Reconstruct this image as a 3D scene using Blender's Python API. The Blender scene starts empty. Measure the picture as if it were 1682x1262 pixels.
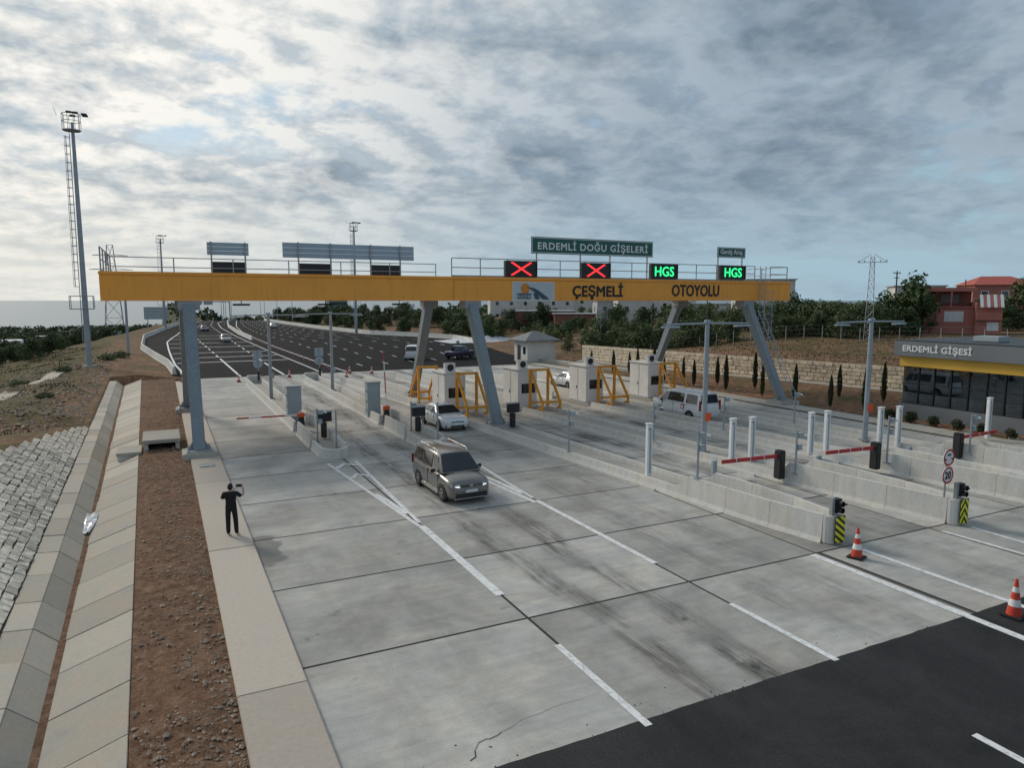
import bpy, bmesh, math, random
from mathutils import Vector, Matrix, noise as mnoise
random.seed(7)
R = math.radians
scene = bpy.context.scene
C = scene.collection

# ---------------------------------------------------------------- camera
cam_d = bpy.data.cameras.new('camera')
cam = bpy.data.objects.new('camera', cam_d)
C.objects.link(cam)
cam_d.sensor_width = 36.0
cam_d.lens = 36.0 * 1157.0 / 1682.0
cam_d.clip_start = 0.2
cam_d.clip_end = 90000
cam.location = (0, 0, 8.0)
cam.rotation_euler = (R(90 - 6.80), R(0.0), R(-26.42))
scene.camera = cam

# ---------------------------------------------------------------- world (cloudy sky) and sun
SUN_AZ, SUN_EL = R(-24), R(33)          # azimuth from +Y towards +X
SUN_DIR = Vector((math.sin(SUN_AZ) * math.cos(SUN_EL), math.cos(SUN_AZ) * math.cos(SUN_EL), math.sin(SUN_EL)))
world = bpy.data.worlds.new('World')
scene.world = world
world.use_nodes = True


class NT:
    """small helper to chain shader nodes"""
    def __init__(s, tree):
        s.t = tree
        s.n = tree.nodes
        s.l = tree.links

    def node(s, kind, **kw):
        nd = s.n.new(kind)
        for k, v in kw.items():
            setattr(nd, k, v)
        return nd

    def put(s, sock, v):
        if v is None:
            return
        if isinstance(v, bpy.types.NodeSocket):
            s.l.new(v, sock)
        else:
            try:
                sock.default_value = v
            except (TypeError, ValueError):
                sock.default_value = (v[0], v[1], v[2], 1.0)

    def math(s, op, a, b=None, c=None, clamp=False):
        nd = s.node('ShaderNodeMath', operation=op, use_clamp=clamp)
        for i, v in enumerate((a, b, c)):
            s.put(nd.inputs[i], v)
        return nd.outputs[0]

    def vmath(s, op, a, b=None):
        nd = s.node('ShaderNodeVectorMath', operation=op)
        s.put(nd.inputs[0], a)
        s.put(nd.inputs[1], b)
        return nd.outputs['Value'] if op in ('DOT_PRODUCT', 'LENGTH') else nd.outputs[0]

    def mix(s, f, a, b, blend='MIX', clamp=False):
        nd = s.node('ShaderNodeMix', data_type='RGBA', blend_type=blend, clamp_result=clamp)
        s.put(nd.inputs[0], f)
        s.put(nd.inputs[6], a)
        s.put(nd.inputs[7], b)
        return nd.outputs[2]

    def noise(s, vec, scale, detail=4, rough=0.55, dist=0.0):
        nd = s.node('ShaderNodeTexNoise')
        s.put(nd.inputs['Vector'], vec)
        nd.inputs['Scale'].default_value = scale
        nd.inputs['Detail'].default_value = detail
        nd.inputs['Roughness'].default_value = rough
        nd.inputs['Distortion'].default_value = dist
        return nd.outputs[0]

    def rng(s, v, a, b, c=0.0, d=1.0, smooth=False):
        nd = s.node('ShaderNodeMapRange')
        nd.interpolation_type = 'SMOOTHSTEP' if smooth else 'LINEAR'
        s.put(nd.inputs[0], v)
        for i, x in enumerate((a, b, c, d)):
            nd.inputs[i + 1].default_value = x
        return nd.outputs[0]

    def ramp(s, v, stops, interp='LINEAR'):
        nd = s.node('ShaderNodeValToRGB')
        nd.color_ramp.interpolation = interp
        els = nd.color_ramp.elements
        while len(els) > 1:
            els.remove(els[-1])
        for i, (p, c) in enumerate(stops):
            if not hasattr(c, '__len__'):
                c = (c, c, c)
            e = els[0] if i == 0 else els.new(p)
            e.position = p
            e.color = (c[0], c[1], c[2], 1)
        s.put(nd.inputs[0], v)
        return nd.outputs[0]

    def sep(s, v):
        nd = s.node('ShaderNodeSeparateXYZ')
        s.put(nd.inputs[0], v)
        return nd.outputs

    def comb(s, x, y, z):
        nd = s.node('ShaderNodeCombineXYZ')
        for i, v in enumerate((x, y, z)):
            s.put(nd.inputs[i], v)
        return nd.outputs[0]


def build_world():
    t = NT(world.node_tree)
    t.n.clear()
    out = t.node('ShaderNodeOutputWorld')
    bg = t.node('ShaderNodeBackground')
    bg.inputs[1].default_value = 0.096
    t.l.new(bg.outputs[0], out.inputs[0])
    sky = t.node('ShaderNodeTexSky', sky_type='NISHITA')
    sky.sun_disc = False
    sky.sun_elevation = SUN_EL
    sky.sun_rotation = SUN_AZ
    sky.air_density = 1.0
    sky.dust_density = 1.2
    sky.ozone_density = 1.6
    d = t.node('ShaderNodeTexCoord').outputs['Generated']
    x, y, z = t.sep(d)
    zz = t.math('MAXIMUM', z, 0.0)
    den = t.math('ADD', zz, 0.23)
    p = t.comb(t.math('DIVIDE', x, den), t.math('DIVIDE', y, den), 0.0)
    prox = t.vmath('DOT_PRODUCT', d, tuple(SUN_DIR))
    sunny = t.rng(prox, 0.45, 0.97, 0.0, 1.0, True)

    def field(q):
        mid = t.noise(t.vmath('ADD', q, (11.3, 2.2, 4.0)), 1.6, 5, 0.56, 0.15)
        fine = t.noise(t.vmath('ADD', q, (5.0, 1.0, 9.0)), 5.0, 9, 0.62, 0.15)
        return t.math('ADD', t.math('MULTIPLY', mid, 0.60), t.math('MULTIPLY', fine, 0.40)), fine
    big = t.noise(t.vmath('ADD', p, (3.1, 7.7, 0.0)), 0.40, 3, 0.5, 0.2)
    dens, fine = field(p)
    off = (SUN_DIR.x * 0.10, SUN_DIR.y * 0.10, 0.0)
    dens2, _ = field(t.vmath('ADD', p, off))
    # cover: nearly closed deck, with holes; it thins out low on the side away from the sun
    cov = t.math('ADD', t.math('MULTIPLY', dens, 0.72), t.math('MULTIPLY', big, 0.28))
    away = t.rng(prox, 0.45, 0.82, 1.0, 0.0, True)
    low = t.rng(z, 0.03, 0.135, 1.0, 0.0, True)
    cov = t.math('SUBTRACT', cov, t.math('MULTIPLY', t.math('MULTIPLY', low, away), 0.115))
    cov = t.math('ADD', cov, t.math('MULTIPLY', t.math('SUBTRACT', away, sunny), 0.022))
    mask = t.rng(cov, 0.36, 0.45, 0.0, 1.0, True)
    thick = t.rng(cov, 0.45, 0.63, 0.0, 1.0, True)
    relief = t.rng(t.math('SUBTRACT', dens, dens2), -0.06, 0.06, 0.0, 1.0)
    # thin cloud and flanks that face the sun are bright, cores are grey
    lit = t.math('ADD', t.math('MULTIPLY', t.math('SUBTRACT', 1.0, thick), 0.75), t.math('MULTIPLY', t.math('SUBTRACT', relief, 0.5), 1.0))
    lit = t.math('ADD', lit, t.math('MULTIPLY', sunny, 0.03), clamp=True)
    lit = t.math('MULTIPLY', lit, t.math('ADD', 0.50, t.math('MULTIPLY', sunny, 0.5)))
    grey = t.mix(sunny, (1.7, 2.3, 2.95, 1), (3.2, 3.95, 4.55, 1))
    brt = t.mix(sunny, (4.7, 5.5, 6.2, 1), (9.5, 9.15, 8.45, 1))
    gv = t.rng(t.math('ADD', t.math('MULTIPLY', fine, 0.5), t.math('MULTIPLY', dens, 0.5)), 0.36, 0.66, 1.28, 0.80)
    grey = t.mix(1.0, grey, t.comb(gv, gv, gv), 'MULTIPLY')
    cloud = t.mix(lit, grey, brt)
    hor = t.mix(sunny, (3.3, 4.7, 5.6, 1), (8.4, 7.9, 6.8, 1))
    cloud = t.mix(t.rng(z, 0.0, 0.2, 0.72, 0.0, True), cloud, hor)
    skyc = t.mix(t.rng(z, 0.0, 0.26, 0.92, 0.0, True), t.mix(0.6, sky.outputs[0], (3.3, 5.0, 6.1, 1)), hor)
    col = t.mix(mask, skyc, cloud)
    t.l.new(col, bg.inputs[0])


build_world()
sun_d = bpy.data.lights.new('sun', 'SUN')
sun_d.energy = 1.5
sun_d.angle = R(14)
sun_d.color = (1.0, 0.91, 0.78)
sun = bpy.data.objects.new('sun', sun_d)
C.objects.link(sun)
sun.rotation_euler = SUN_DIR.to_track_quat('Z', 'Y').to_euler()
sun.location = (-20, 40, 60)
scene.view_settings.view_transform = 'Standard'
scene.view_settings.look = 'None'
scene.view_settings.exposure = 0.2
scene.view_settings.gamma = 1.0
scene.view_settings.use_curve_mapping = False


# ---------------------------------------------------------------- materials
MATS = {}


def new_mat(name):
    m = bpy.data.materials.new(name)
    m.use_nodes = True
    t = NT(m.node_tree)
    bsdf = next(n for n in t.n if n.type == 'BSDF_PRINCIPLED')
    MATS[name] = m
    return m, t, bsdf


def pos(t):
    return t.node('ShaderNodeNewGeometry').outputs['Position']


def objpos(t):
    return t.node('ShaderNodeTexCoord').outputs['Object']


def rnd(t):
    return t.node('ShaderNodeObjectInfo').outputs['Random']


def bump(t, b, h, strength=0.3, dist=0.02):
    nd = t.node('ShaderNodeBump')
    nd.inputs['Strength'].default_value = strength
    nd.inputs['Distance'].default_value = dist
    t.put(nd.inputs['Height'], h)
    t.l.new(nd.outputs[0], b.inputs['Normal'])


def simple(name, col, rough=0.6, var=0.12, scale=2.0, metal=0.0, per=0.0, spec=0.5, bmp=0.0, bscale=60, obj=False):
    """plain surface with mottled tone, optional tone per object and fine relief"""
    m, t, b = new_mat(name)
    v = objpos(t) if obj else pos(t)
    n = t.noise(v, scale, 6, 0.6)
    f = t.rng(n, 0.3, 0.7, 1 - var, 1 + var)
    if per:
        f = t.math('MULTIPLY', f, t.rng(rnd(t), 0, 1, 1 - per, 1 + per))
    c = t.mix(1.0, (col[0], col[1], col[2], 1), t.comb(f, f, f), 'MULTIPLY')
    t.put(b.inputs['Base Color'], c)
    t.put(b.inputs['Roughness'], t.rng(n, 0.3, 0.7, max(0.02, rough - 0.08), min(1, rough + 0.08)))
    b.inputs['Metallic'].default_value = metal
    b.inputs['Specular IOR Level'].default_value = spec
    if bmp:
        bump(t, b, t.noise(v, bscale, 5, 0.65), bmp, 0.02)
    return m


def emissive(name, col, s):
    m, t, b = new_mat(name)
    b.inputs['Base Color'].default_value = (col[0] * .3, col[1] * .3, col[2] * .3, 1)
    b.inputs['Emission Color'].default_value = (*col, 1)
    b.inputs['Emission Strength'].default_value = s
    return m


def mat_pavement():
    """worn concrete bays: blotches, tyre smears in the wheel paths, grain"""
    m, t, b = new_mat('pavement_concrete')
    v = pos(t)
    x, y, z = t.sep(v)
    vb = t.vmath('ADD', v, t.comb(t.math('MULTIPLY', rnd(t), 91.0), t.math('MULTIPLY', rnd(t), 57.0), 0.0))
    blot = t.noise(vb, 0.33, 6, 0.62, 0.6)
    med = t.noise(vb, 1.6, 10, 0.72, 0.5)
    grain = t.noise(v, 38, 5, 0.75)
    brush = t.noise(t.comb(t.math('MULTIPLY', x, 0.5), t.math('MULTIPLY', y, 3.0), 0.0), 1.3, 8, 0.72, 0.2)
    f = t.math('MULTIPLY', t.rng(blot, 0.32, 0.68, 0.72, 1.2), t.rng(med, 0.3, 0.72, 0.84, 1.14))
    f = t.math('MULTIPLY', f, t.rng(grain, 0.3, 0.7, 0.8, 1.2))
    f = t.math('MULTIPLY', f, t.rng(brush, 0.35, 0.7, 0.9, 1.1))
    f = t.math('MULTIPLY', f, t.rng(rnd(t), 0, 1, 0.78, 1.16))
    # wheel paths (x of the ruts, metres); the islands at right run at a slight angle
    xw = t.math('ADD', x, t.math('MULTIPLY', t.math('SUBTRACT', t.noise(v, 0.25, 2), 0.5), 1.4))

    def ruts(paths, x0, x1, xv, half=.62, core=.22):
        stops = [(0.0, 0.0)]
        for px, a in paths:
            for dx, k in ((-half, 0.0), (-core, 1.0), (core, 1.0), (half, 0.0)):
                stops.append(((px + dx - x0) / (x1 - x0), a * k))
        return t.ramp(t.math('DIVIDE', t.math('SUBTRACT', xv, x0), x1 - x0), stops)
    rut = ruts([(3.9, .14), (5.6, .18), (9.55, .95), (11.35, 1.0), (14.7, .5), (16.5, .5)], 2.0, 20.0, xw)
    xr = t.math('ADD', xw, t.math('MULTIPLY', t.math('SUBTRACT', y, 20.0), 0.055))
    rr = ruts([(21.3, .8), (23.0, .8), (26.9, .75), (28.6, .75), (32.4, .7), (34.0, .7), (38.2, .5)], 20.0, 42.0, xr, .8, .35)
    rr = t.math('MULTIPLY', rr, t.rng(y, 13.0, 24.0, 0.35, 1.35))
    rut = t.math('MAXIMUM', rut, rr)
    streak = t.noise(t.comb(t.math('MULTIPLY', x, 3.2), t.math('MULTIPLY', y, 0.28), 0.0), 1.0, 9, 0.74, 0.2)
    patch = t.noise(t.vmath('ADD', v, (17, 5, 0)), 0.42, 4, 0.6, 0.4)
    smear = t.math('MULTIPLY', t.math('MULTIPLY', rut, t.rng(streak, 0.40, 0.60, 0.08, 1.0)), t.rng(patch, 0.34, 0.55, 0.2, 1.0), clamp=True)
    base = t.mix(t.rng(t.noise(v, 0.6, 4, 0.6), 0.35, 0.65), (0.405, 0.408, 0.392, 1), (0.465, 0.445, 0.405, 1))
    c = t.mix(1.0, base, t.comb(f, f, f), 'MULTIPLY')
    c = t.mix(t.math('MULTIPLY', smear, 0.86), c, (0.06, 0.058, 0.052, 1))
    blo = t.math('MULTIPLY', t.math('MULTIPLY', rut, t.rng(t.noise(t.vmath('ADD', v, (40, 13, 0)), 0.75, 6, 0.66, 0.3), .60, .68)), t.rng(med, .42, .55), clamp=True)
    c = t.mix(t.math('MULTIPLY', blo, 0.85), c, (0.035, 0.034, 0.032, 1))
    # damp stain spreading from the kerb
    q = t.vmath('ADD', v, t.vmath('MULTIPLY', t.vmath('SUBTRACT', t.node('ShaderNodeTexNoise').outputs['Color'], (.5, .5, .5)), (1.3, 2.0, 0)))
    dd = t.vmath('LENGTH', t.vmath('MULTIPLY', t.vmath('SUBTRACT', q, (2.5, 23.2, 0)), (1.25, 0.52, 0)))
    c = t.mix(t.rng(dd, 0.75, 0.9, 0.62, 0.0), c, (0.085, 0.082, 0.075, 1))
    # oil spots
    vor = t.node('ShaderNodeTexVoronoi')
    vor.inputs['Scale'].default_value = 0.55
    t.put(vor.inputs['Vector'], t.vmath('ADD', v, t.vmath('SCALE', t.noise(v, 3.0, 3), None)))
    spot = t.math('MULTIPLY', t.rng(vor.outputs['Distance'], 0.05, 0.13, 1.0, 0.0, True), t.rng(t.noise(v, 9, 4, .7), .4, .6))
    c = t.mix(t.math('MULTIPLY', spot, 0.55), c, (0.06, 0.058, 0.052, 1))
    t.put(b.inputs['Base Color'], c)
    t.put(b.inputs['Roughness'], t.rng(med, 0.3, 0.7, 0.55, 0.85))
    b.inputs['Specular IOR Level'].default_value = 0.4
    bump(t, b, t.math('ADD', grain, t.math('MULTIPLY', brush, 0.6)), 0.25, 0.01)


def mat_asphalt(name, base, spec=0.3):
    m, t, b = new_mat(name)
    v = pos(t)
    x, y, z = t.sep(v)
    n1 = t.noise(v, 0.5, 6, 0.65, 0.5)
    n2 = t.noise(v, 45, 3, 0.7)
    st = t.noise(t.comb(t.math('MULTIPLY', x, 1.0), t.math('MULTIPLY', y, 0.15), 0), 0.9, 5, 0.6, 0.3)
    f = t.math('MULTIPLY', t.rng(n1, 0.3, 0.7, 0.55, 1.5), t.rng(n2, 0.3, 0.7, 0.5, 1.6))
    f = t.math('MULTIPLY', f, t.rng(st, 0.35, 0.65, 0.82, 1.2))
    c = t.mix(1.0, (*base, 1), t.comb(f, f, f), 'MULTIPLY')
    dust = t.math('MULTIPLY', t.rng(t.noise(v, 0.28, 7, 0.7, 0.8), .48, .66), t.rng(n2, .42, .62, .25, 1.0))
    c = t.mix(t.math('MULTIPLY', dust, 0.55), c, (base[0] * 2.6, base[1] * 2.55, base[2] * 2.4, 1))
    chips = t.rng(t.noise(v, 70, 2, 0.5), .64, .72, 0, .5)
    c = t.mix(chips, c, (base[0] * 5, base[1] * 5, base[2] * 5, 1))
    t.put(b.inputs['Base Color'], c)
    t.put(b.inputs['Roughness'], t.rng(n1, .3, .7, .7, .9))
    b.inputs['Specular IOR Level'].default_value = spec
    bump(t, b, n2, 0.5, 0.01)


def mat_soil(name, c1, c2, c3, s=1.0, grass=None):
    m, t, b = new_mat(name)
    v = pos(t)
    n1 = t.noise(v, 0.22 * s, 6, 0.6, 0.5)
    n2 = t.noise(v, 2.3 * s, 7, 0.68, 0.3)
    n3 = t.noise(v, 14 * s, 5, 0.7)
    c = t.mix(t.rng(n1, 0.38, 0.62), (*c1, 1), (*c2, 1))
    c = t.mix(t.rng(n2, 0.42, 0.66, 0, .85), c, (*c3, 1))
    f = t.math('MULTIPLY', t.rng(n3, 0.3, 0.7, 0.62, 1.35), t.rng(n2, .3, .7, .8, 1.2))
    c = t.mix(1.0, c, t.comb(f, f, f), 'MULTIPLY')
    if grass:
        x, y, z = t.sep(v)
        g = t.noise(t.vmath('ADD', v, (31, 9, 0)), 0.22, 7, 0.7, 0.6)
        left = t.rng(x, -5, -12, 0.0, 0.17)
        right = t.rng(x, 54, 62, 0.0, 0.04)
        g = t.math('ADD', g, t.math('ADD', left, right))
        c = t.mix(t.rng(g, 0.48, 0.62, 0, .92), c, t.mix(t.rng(n3, .35, .65), (*grass[0], 1), (*grass[1], 1)))
        far = t.rng(y, 150, 420, 0.0, 1.0)
        c = t.mix(far, c, (0.055, 0.07, 0.038, 1))
    t.put(b.inputs['Base Color'], c)
    b.inputs['Roughness'].default_value = 0.95
    b.inputs['Specular IOR Level'].default_value = 0.15
    bump(t, b, t.math('ADD', n3, t.math('MULTIPLY', n2, 1.5)), 0.7, 0.06)


def mat_precast(name, col, warm, streaks=0.5, per=0.11, blot=0.12):
    """cast concrete with grime runs and per piece tone"""
    m, t, b = new_mat(name)
    v = pos(t)
    x, y, z = t.sep(v)
    n1 = t.noise(v, 0.9, 6, 0.6, 0.4)
    n2 = t.noise(v, 9, 6, 0.7)
    run = t.noise(t.comb(t.math('MULTIPLY', t.math('ADD', x, y), 2.2), 0.0, t.math('MULTIPLY', z, 0.35)), 1.4, 6, 0.65)
    c = t.mix(t.rng(n1, 0.36, 0.64), (*col, 1), (*warm, 1))
    f = t.math('MULTIPLY', t.rng(n2, .3, .7, .92, 1.08), t.rng(rnd(t), 0, 1, 1 - per, 1 + per))
    nzz = t.math('ABSOLUTE', t.sep(t.node('ShaderNodeNewGeometry').outputs['Normal'])[2])
    steep = t.rng(nzz, 0.35, 0.8, 1.0, 0.0)
    f = t.math('MULTIPLY', f, t.math('ADD', 1.0, t.math('MULTIPLY', steep, t.math('SUBTRACT', t.rng(run, .4, .68, 1.05, 1.0 - 0.45 * streaks), 1.0))))
    f = t.math('MULTIPLY', f, t.rng(n1, .3, .7, 1 - blot, 1 + blot))
    c = t.mix(1.0, c, t.comb(f, f, f), 'MULTIPLY')
    t.put(b.inputs['Base Color'], c)
    b.inputs['Roughness'].default_value = 0.82
    b.inputs['Specular IOR Level'].default_value = 0.3
    bump(t, b, n2, 0.35, 0.015)


def mat_galv(name, col, rough=0.42, metal=0.55, var=0.22):
    m, t, b = new_mat(name)
    v = objpos(t)
    n = t.noise(v, 1.4, 6, 0.65, 0.8)
    vo = t.node('ShaderNodeTexVoronoi')
    vo.inputs['Scale'].default_value = 7
    t.put(vo.inputs['Vector'], v)
    f = t.math('MULTIPLY', t.rng(n, 0.3, 0.7, 1 - var, 1 + var), t.rng(vo.outputs['Distance'], 0, .9, .9, 1.1))
    c = t.mix(1.0, (*col, 1), t.comb(f, f, f), 'MULTIPLY')
    t.put(b.inputs['Base Color'], c)
    b.inputs['Metallic'].default_value = metal
    t.put(b.inputs['Roughness'], t.rng(n, .3, .7, rough - .1, rough + .15))


def mat_leaf(name, c1, c2, c3):
    m, t, b = new_mat(name)
    v = objpos(t)
    n = t.noise(v, 0.9, 3, 0.6)
    n2 = t.noise(v, 9.0, 2, 0.6)
    c = t.mix(t.rng(n, 0.36, 0.64), (*c1, 1), (*c2, 1))
    c = t.mix(t.rng(n2, 0.52, 0.75, 0, .8), c, (*c3, 1))
    f = t.rng(rnd(t), 0, 1, 0.72, 1.3)
    c = t.mix(1.0, c, t.comb(f, f, t.math('MULTIPLY', f, .95)), 'MULTIPLY')
    t.put(b.inputs['Base Color'], c)
    b.inputs['Roughness'].default_value = 0.7
    b.inputs['Specular IOR Level'].default_value = 0.25
    b.inputs['Transmission Weight'].default_value = 0.0


def mat_paintline():
    m, t, b = new_mat('road_paint')
    v = pos(t)
    n = t.noise(v, 6, 7, 0.7, .4)
    n2 = t.noise(v, 0.7, 4, 0.6)
    w = t.math('MULTIPLY', t.rng(n, .36, .52, .35, 1.0), t.rng(n2, .3, .6, .85, 1.0))
    c = t.mix(w, (0.36, 0.36, 0.345, 1), (0.84, 0.85, 0.86, 1))
    t.put(b.inputs['Base Color'], c)
    b.inputs['Roughness'].default_value = 0.6


def mat_glass(name, col=(0.02, 0.025, 0.03), rough=0.04):
    m, t, b = new_mat(name)
    v = objpos(t)
    n = t.noise(v, 0.8, 3, 0.5)
    t.put(b.inputs['Base Color'], t.mix(n, (col[0] * .6, col[1] * .6, col[2] * .6, 1), (*col, 1)))
    t.put(b.inputs['Roughness'], t.rng(n, .3, .7, rough, rough + .05))
    b.inputs['Specular IOR Level'].default_value = 0.7
    b.inputs['Coat Weight'].default_value = 0.3


def mat_carpaint(name, col, metal=0.5):
    m, t, b = new_mat(name)
    v = objpos(t)
    n = t.noise(v, 2.0, 5, 0.6)
    z = t.sep(v)[2]
    dirt = t.math('MULTIPLY', t.rng(z, 0.25, 0.75, 1, 0), t.rng(n, .35, .65, .2, .7))
    t.put(b.inputs['Base Color'], t.mix(dirt, (*col, 1), (0.22, 0.19, 0.155, 1)))
    b.inputs['Metallic'].default_value = metal
    t.put(b.inputs['Roughness'], t.math('ADD', t.math('MULTIPLY', dirt, .4), 0.28))
    b.inputs['Coat Weight'].default_value = 0.7
    b.inputs['Coat Roughness'].default_value = 0.06


def mat_sea():
    m, t, b = new_mat('sea_water')
    v = pos(t)
    n = t.noise(t.vmath('MULTIPLY', v, (0.0006, 0.003, 1)), 1.0, 5, 0.6)
    t.put(b.inputs['Base Color'], t.mix(n, (0.10, 0.165, 0.205, 1), (0.13, 0.20, 0.235, 1)))
    b.inputs['Roughness'].default_value = 0.27
    b.inputs['IOR'].default_value = 1.33


mat_pavement()
mat_asphalt('asphalt_dark', (0.021, 0.022, 0.0235))
mat_asphalt('asphalt_motorway', (0.017, 0.0165, 0.0175), 0.04)
mat_soil('soil', (0.22, 0.11, 0.06), (0.13, 0.08, 0.046), (0.32, 0.21, 0.14), 1.0, ((0.075, 0.07, 0.03), (0.15, 0.125, 0.06)))
mat_soil('strip_soil', (0.19, 0.105, 0.064), (0.15, 0.085, 0.053), (0.26, 0.17, 0.115), 1.6)
mat_precast('precast', (0.66, 0.665, 0.65), (0.61, 0.585, 0.525), 0.3, 0.05, 0.09)
mat_precast('drain_concrete', (0.49, 0.465, 0.41), (0.39, 0.335, 0.27), 0.35, 0.17, 0.25)
mat_precast('kerb_concrete', (0.53, 0.475, 0.41), (0.46, 0.40, 0.335), 0.2)
mat_precast('walk_concrete', (0.46, 0.44, 0.40), (0.42, 0.40, 0.35), 0.1)
mat_galv('galvanised', (0.33, 0.375, 0.42), 0.5, 0.3, 0.11)
mat_galv('leg_steel', (0.235, 0.275, 0.305), 0.5, 0.3, 0.1)
mat_galv('galvanised_dull', (0.33, 0.35, 0.36), 0.55, 0.3, 0.1)
mat_galv('mast_steel', (0.34, 0.38, 0.42), 0.5, 0.4)
mat_paintline()
mat_sea()
mat_glass('dark_glass')
def mat_window():
    m, t, b = new_mat('office_glass')
    tr = t.node('ShaderNodeBsdfTransparent')
    tr.inputs[0].default_value = (.42, .47, .48, 1)
    gl = t.node('ShaderNodeBsdfGlossy')
    gl.inputs['Roughness'].default_value = .02
    gl.inputs['Color'].default_value = (.9, .95, 1, 1)
    fr = t.node('ShaderNodeFresnel')
    fr.inputs[0].default_value = 1.6
    mx = t.node('ShaderNodeMixShader')
    n = t.noise(objpos(t), .7, 3, .5)
    t.l.new(t.math('ADD', fr.outputs[0], t.rng(n, .3, .7, .10, .22), clamp=True), mx.inputs[0])
    t.l.new(tr.outputs[0], mx.inputs[1])
    t.l.new(gl.outputs[0], mx.inputs[2])
    out = next(q for q in t.n if q.type == 'OUTPUT_MATERIAL')
    t.l.new(mx.outputs[0], out.inputs[0])


mat_window()
mat_carpaint('paint_taupe', (0.20, 0.19, 0.178), 0.5)
mat_carpaint('paint_white', (0.74, 0.77, 0.79), 0.0)
mat_carpaint('paint_blue', (0.02, 0.025, 0.09), 0.3)
mat_carpaint('paint_silver', (0.36, 0.38, 0.40), 0.5)
mat_leaf('leaf_olive', (0.075, 0.10, 0.042), (0.11, 0.14, 0.06), (0.17, 0.19, 0.095))
mat_leaf('leaf_dark', (0.04, 0.066, 0.025), (0.066, 0.098, 0.038), (0.11, 0.14, 0.055))
mat_leaf('leaf_cypress', (0.022, 0.034, 0.016), (0.04, 0.052, 0.022), (0.075, 0.07, 0.032))
mat_leaf('leaf_yellow', (0.19, 0.17, 0.02), (0.26, 0.23, 0.03), (0.1, 0.11, 0.02))
mat_leaf('dry_grass', (0.17, 0.135, 0.07), (0.12, 0.105, 0.05), (0.22, 0.18, 0.10))
simple('stone_pitch', (0.54, 0.50, 0.43), 0.9, 0.34, 5.0, per=0.3, bmp=0.9, bscale=16)
simple('stone_joint', (0.13, 0.11, 0.085), 0.95, 0.3, 4.0)
simple('wall_joint', (0.34, 0.275, 0.195), 0.95, 0.3, 4.0)
simple('stone_wall', (0.72, 0.61, 0.46), 0.9, 0.25, 3.0, per=0.25, bmp=0.5, bscale=14)
simple('gravel', (0.40, 0.31, 0.235), 0.9, 0.35, 6.0)
def mat_beam():
    m, t, b = new_mat('beam_yellow')
    v = pos(t)
    x, y, z = t.sep(v)
    n = t.noise(v, 0.5, 5, 0.6)
    run = t.noise(t.comb(t.math('MULTIPLY', x, 5.0), t.math('MULTIPLY', y, 5.0), t.math('MULTIPLY', z, 0.5)), 1.0, 6, 0.65)
    pan = t.noise(t.comb(t.math('FLOOR', t.math('DIVIDE', x, 3.05)), 0.0, 0.0), 3.7, 0)
    f = t.math('MULTIPLY', t.rng(n, .3, .7, .94, 1.06), t.rng(run, .5, .75, 1.0, .84))
    f = t.math('MULTIPLY', f, t.rng(pan, .3, .7, .96, 1.04))
    t.put(b.inputs['Base Color'], t.mix(1.0, (0.95, 0.395, 0.055, 1), t.comb(f, f, f), 'MULTIPLY'))
    t.put(b.inputs['Roughness'], t.rng(n, .3, .7, .42, .6))


mat_beam()
simple('guard_yellow', (0.78, 0.33, 0.025), 0.45, 0.15, 3.0, per=0.06)
simple('office_yellow', (0.70, 0.42, 0.06), 0.5, 0.08, 0.6)
simple('office_grey', (0.17, 0.185, 0.20), 0.5, 0.08, 0.6)
simple('white_paint', (0.84, 0.86, 0.87), 0.45, 0.08, 2.0, per=0.05)
simple('booth_white', (0.80, 0.79, 0.765), 0.55, 0.08, 1.2, per=0.04)
simple('house_white', (0.62, 0.61, 0.58), 0.8, 0.1, 0.5)
simple('house_grey', (0.42, 0.43, 0.44), 0.8, 0.1, 0.5)
simple('house_red', (0.44, 0.17, 0.135), 0.8, 0.12, 0.6)
simple('house_brick', (0.24, 0.10, 0.075), 0.85, 0.2, 1.0)
simple('roof_red', (0.42, 0.10, 0.07), 0.8, 0.15, 1.0)
simple('roof_slate', (0.17, 0.18, 0.19), 0.7, 0.12, 1.5)
simple('sign_green', (0.012, 0.105, 0.085), 0.4, 0.06, 1.0)
simple('sign_back', (0.34, 0.42, 0.49), 0.45, 0.06, 1.5, metal=0.3)
simple('sign_white', (0.78, 0.78, 0.77), 0.5, 0.04, 2.0)
simple('logo_ground', (0.50, 0.56, 0.60), 0.5, 0.04, 2.0)
simple('logo_orange', (0.70, 0.24, 0.02), 0.5, 0.05, 2.0)
simple('logo_slate', (0.05, 0.085, 0.11), 0.5, 0.05, 2.0)
simple('black_paint', (0.012, 0.012, 0.013), 0.45, 0.2, 2.0)
simple('black_plastic', (0.022, 0.022, 0.024), 0.5, 0.2, 3.0)
simple('rubber', (0.018, 0.018, 0.018), 0.85, 0.2, 8.0)
simple('joint_tar', (0.022, 0.021, 0.02), 0.85, 0.2, 3.0)
simple('red_paint', (0.50, 0.035, 0.04), 0.45, 0.1, 2.0)
simple('cone_red', (0.62, 0.06, 0.035), 0.5, 0.15, 5.0, obj=True)
simple('orange_hood', (0.72, 0.10, 0.02), 0.45, 0.1, 4.0)
simple('hazard_yellow', (0.70, 0.72, 0.02), 0.45, 0.06, 3.0)
simple('cabinet_grey', (0.36, 0.42, 0.45), 0.5, 0.08, 1.5)
simple('chrome', (0.6, 0.6, 0.6), 0.2, 0.05, 3.0, metal=1.0)
simple('rim_metal', (0.30, 0.30, 0.31), 0.35, 0.1, 4.0, metal=0.8)
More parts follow.
